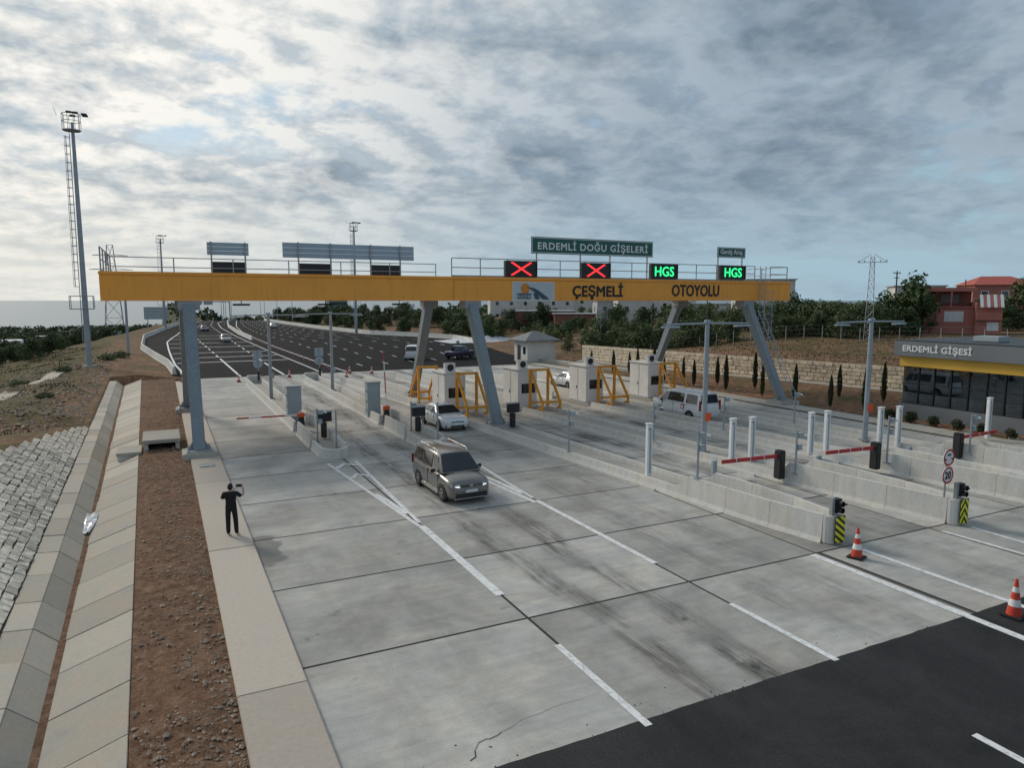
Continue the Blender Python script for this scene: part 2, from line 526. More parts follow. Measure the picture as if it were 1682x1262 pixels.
simple('bark', (0.10, 0.075, 0.055), 0.9, 0.25, 5.0, bmp=0.5, bscale=12)
simple('wood_pole', (0.14, 0.115, 0.09), 0.9, 0.2, 3.0)
simple('cloth_black', (0.014, 0.014, 0.016), 0.9, 0.45, 9.0, obj=True)
simple('skin', (0.5, 0.31, 0.23), 0.6, 0.08, 8.0, obj=True)
simple('hair', (0.010, 0.008, 0.007), 0.6, 0.2, 20.0, obj=True)
simple('plastic_sheet', (0.62, 0.64, 0.68), 0.3, 0.15, 5.0)
simple('tail_red', (0.35, 0.01, 0.01), 0.3, 0.1, 3.0)
simple('shutter_grey', (0.20, 0.20, 0.20), 0.7, 0.1, 2.0)
simple('greenhouse_film', (0.62, 0.65, 0.66), 0.4, 0.1, 0.8)
simple('teal_clad', (0.09, 0.17, 0.19), 0.5, 0.1, 0.2)
emissive('led_red', (1.0, 0.035, 0.04), 1.6)
emissive('led_green', (0.03, 0.95, 0.28), 1.3)
emissive('lamp_white', (0.95, 0.97, 1.0), 1.1)


# ---------------------------------------------------------------- mesh helpers
class MB:
    def __init__(s):
        s.v = []
        s.f = []

    def add(s, vs, fs):
        k = len(s.v)
        s.v += [tuple(p) for p in vs]
        s.f += [tuple(i + k for i in f) for f in fs]
        return s

    def hexa(s, b4, t4):
        """8 corners: bottom ring, top ring (same order)"""
        return s.add(list(b4) + list(t4), [(3, 2, 1, 0), (4, 5, 6, 7), (0, 1, 5, 4), (1, 2, 6, 5), (2, 3, 7, 6), (3, 0, 4, 7)])

    def box(s, x0, x1, y0, y1, z0, z1):
        return s.hexa([(x0, y0, z0), (x1, y0, z0), (x1, y1, z0), (x0, y1, z0)], [(x0, y0, z1), (x1, y0, z1), (x1, y1, z1), (x0, y1, z1)])

    def cbox(s, c, d):
        return s.box(c[0] - d[0] / 2, c[0] + d[0] / 2, c[1] - d[1] / 2, c[1] + d[1] / 2, c[2] - d[2] / 2, c[2] + d[2] / 2)

    def tube(s, p0, p1, r0, r1=None, n=8, cap=True):
        r1 = r0 if r1 is None else r1
        p0, p1 = Vector(p0), Vector(p1)
        a = (p1 - p0).normalized()
        u = a.orthogonal().normalized() if abs(a.z) < 0.99 else Vector((1, 0, 0))
        u = (u - a * u.dot(a)).normalized()
        w = a.cross(u)
        vs = []
        for p, r in ((p0, r0), (p1, r1)):
            for i in range(n):
                an = 2 * math.pi * i / n
                vs.append(p + (u * math.cos(an) + w * math.sin(an)) * r)
        fs = [(i, (i + 1) % n, n + (i + 1) % n, n + i) for i in range(n)]
        if cap:
            fs += [tuple(range(n - 1, -1, -1)), tuple(range(n, 2 * n))]
        return s.add(vs, fs)

    def bar(s, p0, p1, w, d=None, up=(0, 0, 1)):
        """rectangular bar between two points"""
        d = w if d is None else d
        p0, p1 = Vector(p0), Vector(p1)
        a = (p1 - p0).normalized()
        up = Vector(up)
        if abs(a.dot(up)) > 0.98:
            up = Vector((0, 1, 0))
        u = a.cross(up).normalized()
        v = u.cross(a)
        q = [(-w / 2, -d / 2), (w / 2, -d / 2), (w / 2, d / 2), (-w / 2, d / 2)]
        return s.hexa([p0 + u * x + v * y for x, y in q], [p1 + u * x + v * y for x, y in q])

    def path(s, pts, r, n=6):
        for a, b in zip(pts, pts[1:]):
            s.tube(a, b, r, n=n)
        return s

    def prism(s, poly, axis, a, b):
        """polygon (2D) extruded along an axis from a to b"""
        def P(p, t):
            return {'x': (t, p[0], p[1]), 'y': (p[0], t, p[1]), 'z': (p[0], p[1], t)}[axis]
        n = len(poly)
        vs = [P(p, a) for p in poly] + [P(p, b) for p in poly]
        fs = [tuple(range(n - 1, -1, -1)), tuple(range(n, 2 * n))] + [(i, (i + 1) % n, n + (i + 1) % n, n + i) for i in range(n)]
        return s.add(vs, fs)

    def lathe(s, prof, n=16, c=(0, 0, 0), axis='z'):
        vs, fs = [], []
        for r, h in prof:
            for i in range(n):
                an = 2 * math.pi * i / n
                x, y = r * math.cos(an), r * math.sin(an)
                p = {'z': (x, y, h), 'x': (h, x, y), 'y': (x, h, y)}[axis]
                vs.append((p[0] + c[0], p[1] + c[1], p[2] + c[2]))
        m = len(prof)
        for j in range(m - 1):
            for i in range(n):
                k = (i + 1) % n
                fs.append((j * n + i, j * n + k, (j + 1) * n + k, (j + 1) * n + i))
        fs.append(tuple(range(n - 1, -1, -1)))
        fs.append(tuple((m - 1) * n + i for i in range(n)))
        return s.add(vs, fs)

    def loft(s, rings, cap=True, closed=True):
        n = len(rings[0])
        vs = [p for r in rings for p in r]
        fs = []
        for j in range(len(rings) - 1):
            for i in range(n if closed else n - 1):
                k = (i + 1) % n
                fs.append((j * n + i, j * n + k, (j + 1) * n + k, (j + 1) * n + i))
        if cap:
            fs += [tuple(range(n - 1, -1, -1)), tuple((len(rings) - 1) * n + i for i in range(n))]
        return s.add(vs, fs)

    def mesh(s, name, mat, bevel=0.0, smooth=False, fix=True, segs=2):
        me = bpy.data.meshes.new(name)
        me.from_pydata(s.v, [], s.f)
        if fix or bevel:
            bm = bmesh.new()
            bm.from_mesh(me)
            bmesh.ops.recalc_face_normals(bm, faces=bm.faces)
            if bevel:
                es = [e for e in bm.edges if len(e.link_faces) == 2 and e.calc_face_angle(0) > 0.5]
                bmesh.ops.bevel(bm, geom=es, offset=bevel, segments=segs, affect='EDGES', clamp_overlap=True)
            bm.to_mesh(me)
            bm.free()
        if smooth:
            me.polygons.foreach_set('use_smooth', [True] * len(me.polygons))
            try:
                me.set_sharp_from_angle(angle=R(38))
            except AttributeError:
                pass
        me.materials.append(MATS[mat])
        return me

    def obj(s, name, mat, parent=None, bevel=0.0, smooth=False, local=False, fix=True, loc=None):
        me = s.mesh(name, mat, bevel, smooth, fix)
        o = bpy.data.objects.new(name, me)
        C.objects.link(o)
        if parent is not None:
            o.parent = parent
            if not local:
                w = Vector((0, 0, 0))
                q = parent
                while q is not None:
                    w += q.location
                    q = q.parent
                me.transform(Matrix.Translation(-w))
        if loc is not None:
            me.transform(Matrix.Translation(-Vector(loc)))
            o.location = loc
        return o


def tag(o, label=None, cat=None, group=None, kind=None):
    if label:
        o['label'] = label
    if cat:
        o['category'] = cat
    if group:
        o['group'] = group
    if kind:
        o['kind'] = kind
    return o


def thing(name, label, cat, loc=(0, 0, 0), rz=0.0, group=None):
    o = bpy.data.objects.new(name, None)
    o.empty_display_size = 0.3
    C.objects.link(o)
    o.location = loc
    o.rotation_euler = (0, 0, rz)
    return tag(o, label, cat, group)


def copy_tree(o, parent=None):
    c = o.copy()
    C.objects.link(c)
    if parent is not None:
        c.parent = parent
    for ch in list(o.children):
        copy_tree(ch, c)
    return c


def place(proto, first, loc, rz=0.0, label=None, group=None, scale=1.0):
    o = proto if first else copy_tree(proto)
    o.location = loc
    o.rotation_euler = (0, 0, rz)
    o.scale = (scale, scale, scale) if not hasattr(scale, '__len__') else scale
    return tag(o, label, None, group)


def share(name, me, parent, loc=(0, 0, 0), rot=(0, 0, 0), scale=(1, 1, 1)):
    """another object on shared mesh data; loc is local to the parent"""
    o = bpy.data.objects.new(name, me)
    C.objects.link(o)
    o.parent = parent
    o.location = loc
    o.rotation_euler = rot
    o.scale = scale
    return o


def text_obj(txt, name, mat, parent, cx, y, z0, width, height, depth=0.01, bold=0.0, axis='front', shear=0.0, spacing=1.0):
    """lettering as flat mesh, fitted to width x height; 'front' faces -Y, 'left' faces -X"""
    cu = bpy.data.curves.new('t', 'FONT')
    cu.body = txt
    cu.size = 1.0
    cu.offset = 0.0
    cu.extrude = 0.01
    cu.space_character = spacing
    cu.resolution_u = 3
    tmp = bpy.data.objects.new('t', cu)
    C.objects.link(tmp)
    dg = bpy.context.evaluated_depsgraph_get()
    me = bpy.data.meshes.new_from_object(tmp.evaluated_get(dg))
    bpy.data.objects.remove(tmp)
    xs = [v.co.x for v in me.vertices]
    ys = [v.co.y for v in me.vertices]
    x0, x1, y0, y1 = min(xs), max(xs), min(ys), max(ys)
    for v in me.vertices:
        u = ((v.co.x - x0) / (x1 - x0) - 0.5) * width
        h = (v.co.y - y0) / (y1 - y0) * height
        dpt = depth if v.co.z > 0 else 0.0
        if axis == 'front':
            v.co = (cx + u, y - dpt, z0 + h)
        else:
            v.co = (y - dpt, cx - u, z0 + h)
    if bold:
        # heavier strokes: copies shifted sideways, each a hair further out
        src_v = [v.co.copy() for v in me.vertices]
        src_f = [tuple(p.vertices) for p in me.polygons]
        bx = bold * height
        vv, ff = [], []
        for i, (sx, sz) in enumerate(((0, 0), (1, 0), (-1, 0), (0, 1), (0, -1), (.7, .7), (-.7, .7), (.7, -.7), (-.7, -.7))):
            k = len(vv)
            for c in src_v:
                if axis == 'front':
                    vv.append((c.x + sx * bx, c.y - i * .0006, c.z + sz * bx))
                else:
                    vv.append((c.x - i * .0006, c.y + sx * bx, c.z + sz * bx))
            ff += [tuple(q + k for q in f) for f in src_f]
        me = bpy.data.meshes.new(name)
        me.from_pydata(vv, [], ff)
    me.materials.clear()
    me.materials.append(MATS[mat])
    o = bpy.data.objects.new(name, me)
    C.objects.link(o)
    if parent is not None:
        o.parent = parent
        w = Vector((0, 0, 0))
        q = parent
        while q is not None:
            w += q.location
            q = q.parent
        me.transform(Matrix.Translation(-w))
    return o


def sstep(a, b, x):
    t = min(1.0, max(0.0, (x - a) / (b - a)))
    return t * t * (3 - 2 * t)


def lerp(a, b, t):
    return a + (b - a) * t


def nz(x, y, s, z=0.0):
    return mnoise.noise(Vector((x * s, y * s, z)))

# ================================================================ THE SETTING
SK = -0.017                                       # the drain drifts left going away


def lip_x(y):
    return -3.49 + SK * min(y, 82)


def pitch_top(y):
    """height of the upper edge of the stone pitched slope"""
    return max(0.0, min(4.2, 1.5 + (37 - y) * 0.09)) * (1 - sstep(48.5, 52.5, y))


def wall_x(y):
    return 46.5 + (74 - y) * 8.0 / 36.0            # line of the long stone wall


ML = [(78, 1.7), (86, 1.4), (95, 1.0), (110, -0.6), (131, -2.6), (167, -2.9), (200, 0.0), (246, 4.6), (300, 12.5), (345, 22.0)]
MR = [(78, 43.5), (95, 46.5), (115, 51.0), (135, 53.7), (149, 50.0), (165, 43.5), (202, 39.5), (243, 37.3), (290, 36.0), (345, 40.0)]
MEDL = [(78, 16.2), (89, 16.1), (122, 15.5), (169, 15.3), (220, 16.0), (266, 18.2), (300, 22.7), (345, 30.0)]
MEDR = [(78, 17.9), (96, 17.4), (127, 16.9), (186, 17.5), (230, 20.0), (290, 25.5), (345, 33.0)]


def interp(tab, y):
    if y <= tab[0][0]:
        return tab[0][1]
    for (a, xa), (b, xb) in zip(tab, tab[1:]):
        if y <= b:
            return lerp(xa, xb, (y - a) / (b - a))
    return tab[-1][1]


def road_z(y):
    return 0.0 if y < 290 else -((y - 290) ** 2) * 0.0009


def ground_h(x, y):
    d = math.hypot(x, y)
    if y < 80 and -3.45 + SK * y < x < 42.9:
        return -1.9 if x < 0.3 else -0.45
    lx = lip_x(y)
    if x <= 1.5 and y < 80 or (y >= 80 and x < interp(ML, y)):
        e = lx if y < 80 else interp(ML, y) - 1.0
        s = e - x                                    # metres left of the edge
        nat = -0.9 - max(0, d - 95) * 0.0285
        h = lerp(0.02, nat, sstep(4, 22, s))
        if y > 52:
            h += (0.34 * nz(x, y, 0.22) + 0.24 * nz(x, y, 0.55, 3) + .1 * nz(x, y, 1.3, 5)) * sstep(0.3, 2, s)
            h += 0.55 * math.exp(-((s - 3.2) / 2.4) ** 2) * (0.5 + 0.5 * nz(x, y, 0.12, 8)) * sstep(50, 56, y) * (1 - sstep(84, 96, y))
        if y < 56:
            zt = pitch_top(y)
            f = 1 - sstep(51.5, 54.5, y)
            hs = min(s * 0.6, zt) - 0.16
            if s * 0.6 > zt:
                hs = zt - 0.05 - (s - zt / 0.6) * 0.05 + 0.18 * nz(x, y, 0.35, 2)
            h = lerp(h, hs, f)
        return h
    if y >= 80 and x <= interp(MR, y):
        return road_z(y) - 0.25
    # right hand side
    if y < 80:
        w = wall_x(y)
        front = 0.05 + 0.5 * sstep(43, w, x) + 0.05 * nz(x, y, 0.8)
        back = 2.35 + 1.35 * sstep(w, w + 32, x) + 0.25 * nz(x, y, 0.15)
        h = front if x < w + 1.15 else back
        h = lerp(h, 0.0, sstep(62, 80, y) * (1 - sstep(60, 78, x)))
        return h
    e = interp(MR, y)
    h = lerp(0.0, 3.4 + 0.3 * nz(x, y, 0.05), sstep(2, 42, x - e)) * (1 - sstep(230, 420, d)) + min(0.0, road_z(y)) * (1 - sstep(5, 60, x - e))
    return h - max(0, d - 330) * 0.026


def build_terrain():
    xs = [-2600, -1800, -1200, -800, -560, -400, -280, -200, -150, -110, -80, -60, -46, -36]
    x = -28.0
    while x < -4.2:
        xs.append(x)
        x += 0.8
    xs += [-3.98, -3.78, -3.52, -3.38, -1.0, 2.0, 10, 20, 30, 40, 42.7, 43.0]
    x = 43.8
    while x < 72:
        xs.append(x)
        x += 0.9
    xs += [75, 80, 86, 93, 100, 110, 122, 136, 152, 170, 190, 215, 245, 280, 330, 400, 500, 650, 850, 1150, 1600, 2200, 3000]
    ys = [-60, -40, -20, -5]
    y = 4.0
    while y < 112:
        ys.append(y)
        y += 0.9
    y = 116
    while y < 345:
        ys.append(y)
        y += 6
    ys += [360, 380, 410, 450, 500, 560, 640, 740, 860, 1000, 1200, 1450, 1750, 2100]
    vs = []
    for y in ys:
        for x in xs:
            xx = x
            if -60 < x < 1 and y < 80:
                xx = x + SK * max(y, 0) + 0.49 * 0
            elif -60 < x < 1:
                k = sstep(80, 130, y)
                xx = x + SK * 80 * (1 - k)
            vs.append((xx, y, ground_h(xx, y)))
    n = len(xs)
    fs = [(j * n + i, j * n + i + 1, (j + 1) * n + i + 1, (j + 1) * n + i) for j in range(len(ys) - 1) for i in range(n - 1)]
    m = MB()
    m.add(vs, fs)
    o = m.obj('ground', 'soil', smooth=False, fix=False)
    o.data.polygons.foreach_set('use_smooth', [True] * len(o.data.polygons))
    tag(o, 'bare reddish soil and dry grass land around the toll plaza', None, kind='structure')


build_terrain()
sea = MB().add([(-60000, 700, -41), (60000, 700, -41), (60000, 70000, -41), (-60000, 70000, -41)], [(0, 1, 2, 3)]).obj('sea', 'sea_water', fix=False)
tag(sea, 'calm pale sea along the horizon behind the trees', kind='structure')

# ---- plaza pavement: bays of concrete with tarred joints
plaza = MB().box(2.36, 41.0, 10.25, 78.3, -0.34, -0.012).obj('plaza_pavement', 'joint_tar')
tag(plaza, 'concrete toll plaza pavement laid in large jointed bays', kind='structure')
XJ = [2.37, 7.93, 13.13, 18.28, 23.9, 29.5, 35.2, 41.0]
YJ = [10.2, 15.05] + [15.05 + 4.57 * k for k in range(1, 14)] + [78.3]
for j in range(len(YJ) - 1):
    for i in range(len(XJ) - 1):
        a, b, c, d = XJ[i], XJ[i + 1], YJ[j], YJ[j + 1]
        g = 0.04
        dz = random.uniform(-0.002, 0.002)
        m = MB().box(a + (g if i else 0), b - (g if i < len(XJ) - 2 else 0), c + (g if j else 0), d - g, -0.30, dz)
        m.obj('slab', 'pavement_concrete', plaza)

# ---- near asphalt with its ragged edge against the concrete
pts = [(2.37, -60), (90, -60), (90, 10.0)]
x = 60.0
pts.append((60, 10.05))
x = 44.0
while x > 2.5:
    pts.append((x, 10.2 + 0.025 * nz(x, 0, 1.5) + 0.035 * nz(x, 3, 7)))
    x -= 0.22
pts.append((2.37, 10.2))
m = MB().prism(pts, 'z', -0.2, 0.006)
for _ in range(70):
    x = random.uniform(2.6, 30)
    y = 10.22 + .9 * random.random() ** 3
    r_ = random.uniform(.006, .02)
    m.prism([(x + r_ * random.uniform(.6, 1.6) * math.cos(a), y + r_ * random.uniform(.6, 1.2) * math.sin(a)) for a in (0, 1.2, 2.4, 3.6, 5.0)], 'z', .0, .007)
tag(m.obj('asphalt_road', 'asphalt_dark', fix=True), 'dark new asphalt in front of the concrete bays', kind='structure')

# ---- motorway asphalt
m = MB()
ysm = [78.32] + [80 + 5 * k for k in range(54)]
rows = []
for y in ysm:
    l, r = interp(ML, y), interp(MR, y)
    rows.append([(lerp(l, r, k / 8), y, road_z(y) + 0.002) for k in range(9)])
m.loft(rows, cap=False, closed=False)
tag(m.obj('motorway_road', 'asphalt_motorway', fix=False), 'wide dark motorway carriageways running to the horizon', kind='structure')

# ---- left kerb walk
KW0, KW1 = 0.97, 2.34
walk = tag(MB().box(KW0 + .01, KW1 - .01, 0, 75.5, -0.4, 0.05).obj('kerb_walk', 'joint_tar'), 'pale concrete kerb walk along the left lane', kind='structure')
y = -4.0
while y < 75:
    L = 9.14
    MB().box(KW0, KW1, y + 0.006, min(75.6, y + L) - 0.006, -0.35, 0.13 + random.uniform(-.004, .004)).obj('walk_slab', 'kerb_concrete', walk, bevel=0.02)
    y += L

# ---- dirt strip between kerb and drain
m = MB()
rows = []
y = 0.0
while y < 79:
    row = []
    for k in range(11):
        t = k / 10
        x = lerp(-0.72 + SK * y + 0.03, KW0 + 0.02, t)
        z = 0.02 + 0.05 * nz(x, y, 1.1) + 0.035 * nz(x, y, 3.5, 5) + 0.05 * math.sin(t * math.pi)
        if k in (0,):
            z = 0.0
        row.append((x, y, z))
    rows.append(row)
    y += 0.28
m.loft(rows, cap=False, closed=False)
tag(m.obj('dirt_strip', 'strip_soil', smooth=True, fix=False), 'strip of brown stony soil between drain and kerb', kind='structure')
# loose stones on the strip
m = MB()
OCT = [(1, 0, 0), (-1, 0, 0), (0, 1, 0), (0, -1, 0), (0, 0, 1), (0, 0, -1)]
OF = [(0, 2, 4), (2, 1, 4), (1, 3, 4), (3, 0, 4), (2, 0, 5), (1, 2, 5), (3, 1, 5), (0, 3, 5)]


def pebble(m, x, y, z, r):
    a = random.uniform(0, 6.28)
    q = [(r * random.uniform(.6, 1.25), r * random.uniform(.6, 1.1), r * random.uniform(.4, .8))] * 6
    vs = []
    for (px, py, pz), s in zip(OCT, q):
        px, py, pz = px * s[0] * random.uniform(.7, 1.2), py * s[1] * random.uniform(.7, 1.2), pz * s[2]
        vs.append((x + px * math.cos(a) - py * math.sin(a), y + px * math.sin(a) + py * math.cos(a), z + pz))
    m.add(vs, OF)


for _ in range(5200):
    y = 9 + 66 * random.random() ** 1.7
    t = random.random()
    if random.random() < .5:
        t = t ** .35
    x = lerp(-0.66 + SK * y, KW0 - 0.03, t)
    if nz(x, y, 0.5, 11) < -0.15 and random.random() < .75:
        continue
    pebble(m, x, y, 0.045 + 0.05 * math.sin(t * math.pi), random.choice((.016, .022, .03, .042, .06)) * random.uniform(.7, 1.3))
tag(m.obj('gravel', 'gravel', fix=False), 'loose pale stones scattered over the brown soil strip', 'gravel', kind='stuff')

# ---- lined drain
def drain_pts(y):
    a = SK * y
    return [(-0.70 + a, 0.03), (-2.25 + a, -0.50), (-2.34 + a, -0.50), (-2.87 + a, -0.03), (-3.50 + a, 0.02)]


drain = thing('lined_drain', 'pale concrete lined drain with jointed panels beside the soil strip', 'drain', (-2.0, 20, 0))
y = 8.0
while y < 80:
    L = random.choice((2.05, 2.1, 2.15, 1.8)) if y < 60 else 3.0
    y1 = min(y + L, 80.5)
    for k, nm in ((0, 'bank_panel'), (1, 'channel_bed'), (2, 'side_panel'), (3, 'lip_panel')):
        if k == 1:
            continue
        A, B = drain_pts(y + 0.012), drain_pts(y1 - 0.012)
        z0 = random.uniform(-.012, .012)
        p, q, r, s = A[k], A[k + 1], B[k + 1], B[k]
        ins = 0.004
        top = [(p[0] - ins, y + .012, p[1] + z0), (q[0] + ins, y + .012, q[1] + z0), (r[0] + ins, y1 - .012, r[1] + z0), (s[0] - ins, y1 - .012, s[1] + z0)]
        MB().hexa([(a, b, c - 0.1) for a, b, c in top], top).obj(nm, 'drain_concrete', drain, bevel=0.012)
    y = y1
A, B = drain_pts(6), drain_pts(80)
m = MB().hexa([(A[1][0], 6, -.8), (A[2][0], 6, -.8), (B[2][0], 80, -.8), (B[1][0], 80, -.8)], [(A[1][0] + .05, 6, -.482), (A[2][0] - .04, 6, -.482), (B[2][0] - .04, 80, -.482), (B[1][0] + .05, 80, -.482)])
m.obj('channel_bed', 'strip_soil', drain)
m = MB()
for k in range(4):
    A, B = drain_pts(6), drain_pts(80)
    p, q, r, s = A[k], A[k + 1], B[k + 1], B[k]
    m.add([(p[0], 6, p[1] - .06), (q[0], 6, q[1] - .06), (r[0], 80, r[1] - .06), (s[0], 80, s[1] - .06)], [(0, 1, 2, 3)])
m.obj('bedding', 'stone_joint', drain)

# a crumpled sheet of plastic lying in the drain
m = MB()
rows = []
for j in range(14):
    yy = 29.0 + j * 0.2
    w = 0.11 + 0.16 * math.sin(min(1, j / 9) * 1.5)
    rows.append([(-2.84 + (i - 2) * w * 0.42 + .03 * nz(j, i, .9), yy, -0.40 + 0.10 * nz(i * 2.1, j * 1.7, .6) + 0.03 * (i % 2)) for i in range(5)])
m.loft(rows, cap=False, closed=False)
o = m.obj('plastic_sheet', 'plastic_sheet', fix=False, loc=(-2.84, 30.3, -0.4))
sm = o.modifiers.new('t', 'SOLIDIFY')
sm.thickness = 0.01
tag(o, 'crumpled white plastic sheet lying in the drain', 'sheet')

# ---- stone pitched slope left of the drain
slope = thing('stone_pitching', 'slope of grey fitted stones rising left of the drain', 'stone slope', (-4.2, 20, 0))
m = MB()
rows = []
y = 8.0
while y <= 52.6:
    zt = max(pitch_top(y), 0.02)
    lx = lip_x(y)
    rows.append([(lx - zt / 0.6 * t, y, zt * t - 0.05) for t in (0, .25, .5, .75, 1)] + [(lx - zt / .6 - .4, y, zt - 0.3)])
    y += 0.8
m.loft(rows, cap=False, closed=False)
m.obj('mortar_bed', 'stone_joint', slope, fix=False)
cell = 0.28
stones = []
row = 0
u = 0.06                                        # distance up the slope
while u < 8:
    y = 9.0 + random.uniform(0, .4)
    hh = cell * random.uniform(.82, 1.05)
    while y < 52.3:
        L = random.uniform(.22, .44)
        zt = pitch_top(y + L / 2)
        su = zt / 0.6 * math.hypot(1, .6)
        if u + hh * .8 < su:
            stones.append((u, y, hh, L))
        y += L + 0.025
    u += hh + 0.025
    row += 1
cu, su_ = 1 / math.hypot(1, .6), .6 / math.hypot(1, .6)


def stone_geo(m, u, y, hh, L, c=None):
    """one dressed stone on the slope: base quad, domed top"""
    j = lambda a: random.uniform(-a, a)
    q = [(u + j(.03), y + j(.03)), (u + j(.03), y + L + j(.03)), (u + hh + j(.03), y + L + j(.03)), (u + hh + j(.03), y + j(.03))]
    h = random.uniform(.025, .07)

    def P(a, b, h_):
        x = lip_x(b) - a * cu - h_ * -su_ * 1.0
        return (x, b, a * su_ + h_ * cu)
    lo = [P(a, b, -.06) for a, b in q]
    mid = [P(a, b, h * .8) for a, b in q]
    ca, cb = sum(a for a, b in q) / 4, sum(b for a, b in q) / 4
    hi = [P(lerp(a, ca, .13) + j(.012), lerp(b, cb, .13) + j(.015), h + j(.018)) for a, b in q]
    vs = lo + mid + hi
    m.add(vs, [(0, 1, 5, 4), (1, 2, 6, 5), (2, 3, 7, 6), (3, 0, 4, 7), (4, 5, 9, 8), (5, 6, 10, 9), (6, 7, 11, 10), (7, 4, 8, 11), (8, 9, 10, 11)])


# those in view show largest nearest the camera; the frame cuts the slope off on the left
def in_view(u, y):
    x, z = lip_x(y) - u * cu, u * su_
    ya = R(26.42)
    fx = x * math.sin(ya) + y * math.cos(ya)
    rx = x * math.cos(ya) - y * math.sin(ya)
    return rx / fx > -0.735


vis = sorted([s for s in stones if in_view(s[0], s[1] + .3)], key=lambda s: s[1])
near = vis[:300]
for s in near:
    m = MB()
    stone_geo(m, *s)
    m.obj('stone', 'stone_pitch', slope)
m = MB()
ns = set(id(s) for s in near)
for s in stones:
    if id(s) not in ns and s[1] > 14:
        stone_geo(m, *s)
o = m.obj('far_stones', 'stone_pitch', slope)
o['kind'] = 'stuff'

# ---- culvert slabs crossing the strip
cv = thing('culvert_slab', 'raised concrete slab bridging soil strip beside the gantry leg', 'slab', (-0.1, 42.6, 0))
MB().box(-1.22, 0.62, 41.3, 44.4, 0.42, 0.62).obj('cover', 'walk_concrete', cv, bevel=0.02)
MB().box(-1.15, -0.95, 41.5, 44.3, -0.2, 0.415).obj('side_wall', 'precast', cv)
MB().box(0.36, 0.56, 41.5, 44.3, -0.2, 0.415).obj('side_wall', 'precast', cv)
MB().box(-0.94, 0.35, 43.9, 44.2, -0.2, 0.412).obj('void_shade', 'black_plastic', cv)  # black piece stands in for the shade of the void under the cover
cv = thing('drain_slab', 'low grey concrete slab sticking out over the drain', 'slab', (-1.8, 41.5, 0))
MB().box(-2.42, -1.26, 40.7, 42.7, 0.0, 0.17).obj('cover', 'walk_concrete', cv, bevel=0.02)
MB().box(-2.36, -1.3, 40.78, 40.98, -0.5, -0.004).obj('face', 'precast', cv)

# ---- right hand walk and kerb
rwalk = tag(MB().box(41.02, 42.88, 6, 78, -0.4, 0.06).obj('right_walk', 'joint_tar'), 'pale concrete walk along the right edge of the plaza', kind='structure')
y = 6.0
while y < 77:
    MB().box(41.04, 42.9, y + .01, min(78, y + 4) - .01, -0.3, 0.10).obj('walk_slab', 'walk_concrete', rwalk, bevel=0.015)
    y += 4
apr = MB().box(42.95, 45.0, 8, 31.2, -0.3, 0.045).obj('planting_apron', 'walk_concrete')
tag(apr, 'pale paved strip with small shrubs before the office', kind='structure')

# ---- painted markings (thin sheets)
def line(name, pts, w, label, z=0.010, parent=None):
    """painted band along a polyline"""
    m = MB()
    rows = []
    for i, (x, y) in enumerate(pts):
        a = pts[max(0, i - 1)]
        b = pts[min(len(pts) - 1, i + 1)]
        d = Vector((b[0] - a[0], b[1] - a[1]))
        d.normalize()
        n = Vector((d.y, -d.x)) * w / 2
        zz = z + road_z(y)
        rows.append([(x - n.x, y - n.y, zz), (x + n.x, y + n.y, zz)])
    m.loft(rows, cap=False, closed=False)
    o = m.obj(name, 'road_paint', parent, fix=False)
    if parent is None:
        tag(o, label, kind='structure')
    return o


def marks(label):
    o = thing('road_marking', label, None)
    del_ = None
    return tag(o, kind='structure')


g1 = marks('white gore and lane line running from the left island towards the camera')
line('lane_line', [(6.98, 34.4), (7.55, 27.0), (7.86, 23.2)], 0.15, '', parent=g1)
line('lane_line', [(8.36, 34.4), (8.08, 27.0), (7.99, 23.6)], 0.15, '', parent=g1)
line('lane_line', [(7.93, 23.2), (7.9, 16.6)], 0.26, '', parent=g1)
line('chevron', [(7.15, 33.2), (7.7, 34.0), (8.3, 33.4)], 0.28, '', z=.0135, parent=g1)
line('chevron', [(7.35, 31.0), (7.75, 31.7), (8.2, 31.1)], 0.26, '', z=.0135, parent=g1)
line('chevron', [(7.6, 28.0), (7.78, 26.6), (7.9, 24.8)], 0.2, '', z=.0135, parent=g1)
line('lane_line', [(7.88, 13.5), (7.86, 10.0)], 0.17, '', parent=g1)
g2 = marks('white gore and lane line running from the island behind the van')
line('lane_line', [(12.35, 34.0), (12.62, 28.0), (12.95, 24.0)], 0.16, '', parent=g2)
line('lane_line', [(13.75, 34.0), (13.35, 28.0), (13.17, 24.6)], 0.14, '', parent=g2)
line('chevron', [(12.75, 29.5), (12.98, 27.6), (13.1, 25.4)], 0.22, '', z=.0135, parent=g2)
line('lane_line', [(13.13, 24.2), (13.14, 16.6)], 0.2, '', parent=g2)
line('lane_line', [(13.13, 13.4), (13.12, 10.1)], 0.17, '', parent=g2)
line('lane_line', [(13.08, 7.1), (13.05, 4.2)], 0.17, '', parent=g2)
g3 = marks('white converging lines before the island with the diagonal hazard board')
line('lane_line', [(18.06, 15.0), (17.95, 6.5)], 0.26, '', parent=g3)
line('lane_line', [(19.87, 14.6), (19.88, 8.8)], 0.2, '', parent=g3)
g4 = marks('white converging lines before the island with the chevron hazard board')
line('lane_line', [(23.98, 14.6), (24.2, 9.0)], 0.15, '', parent=g4)
line('lane_line', [(25.32, 14.4), (25.1, 9.0)], 0.15, '', parent=g4)
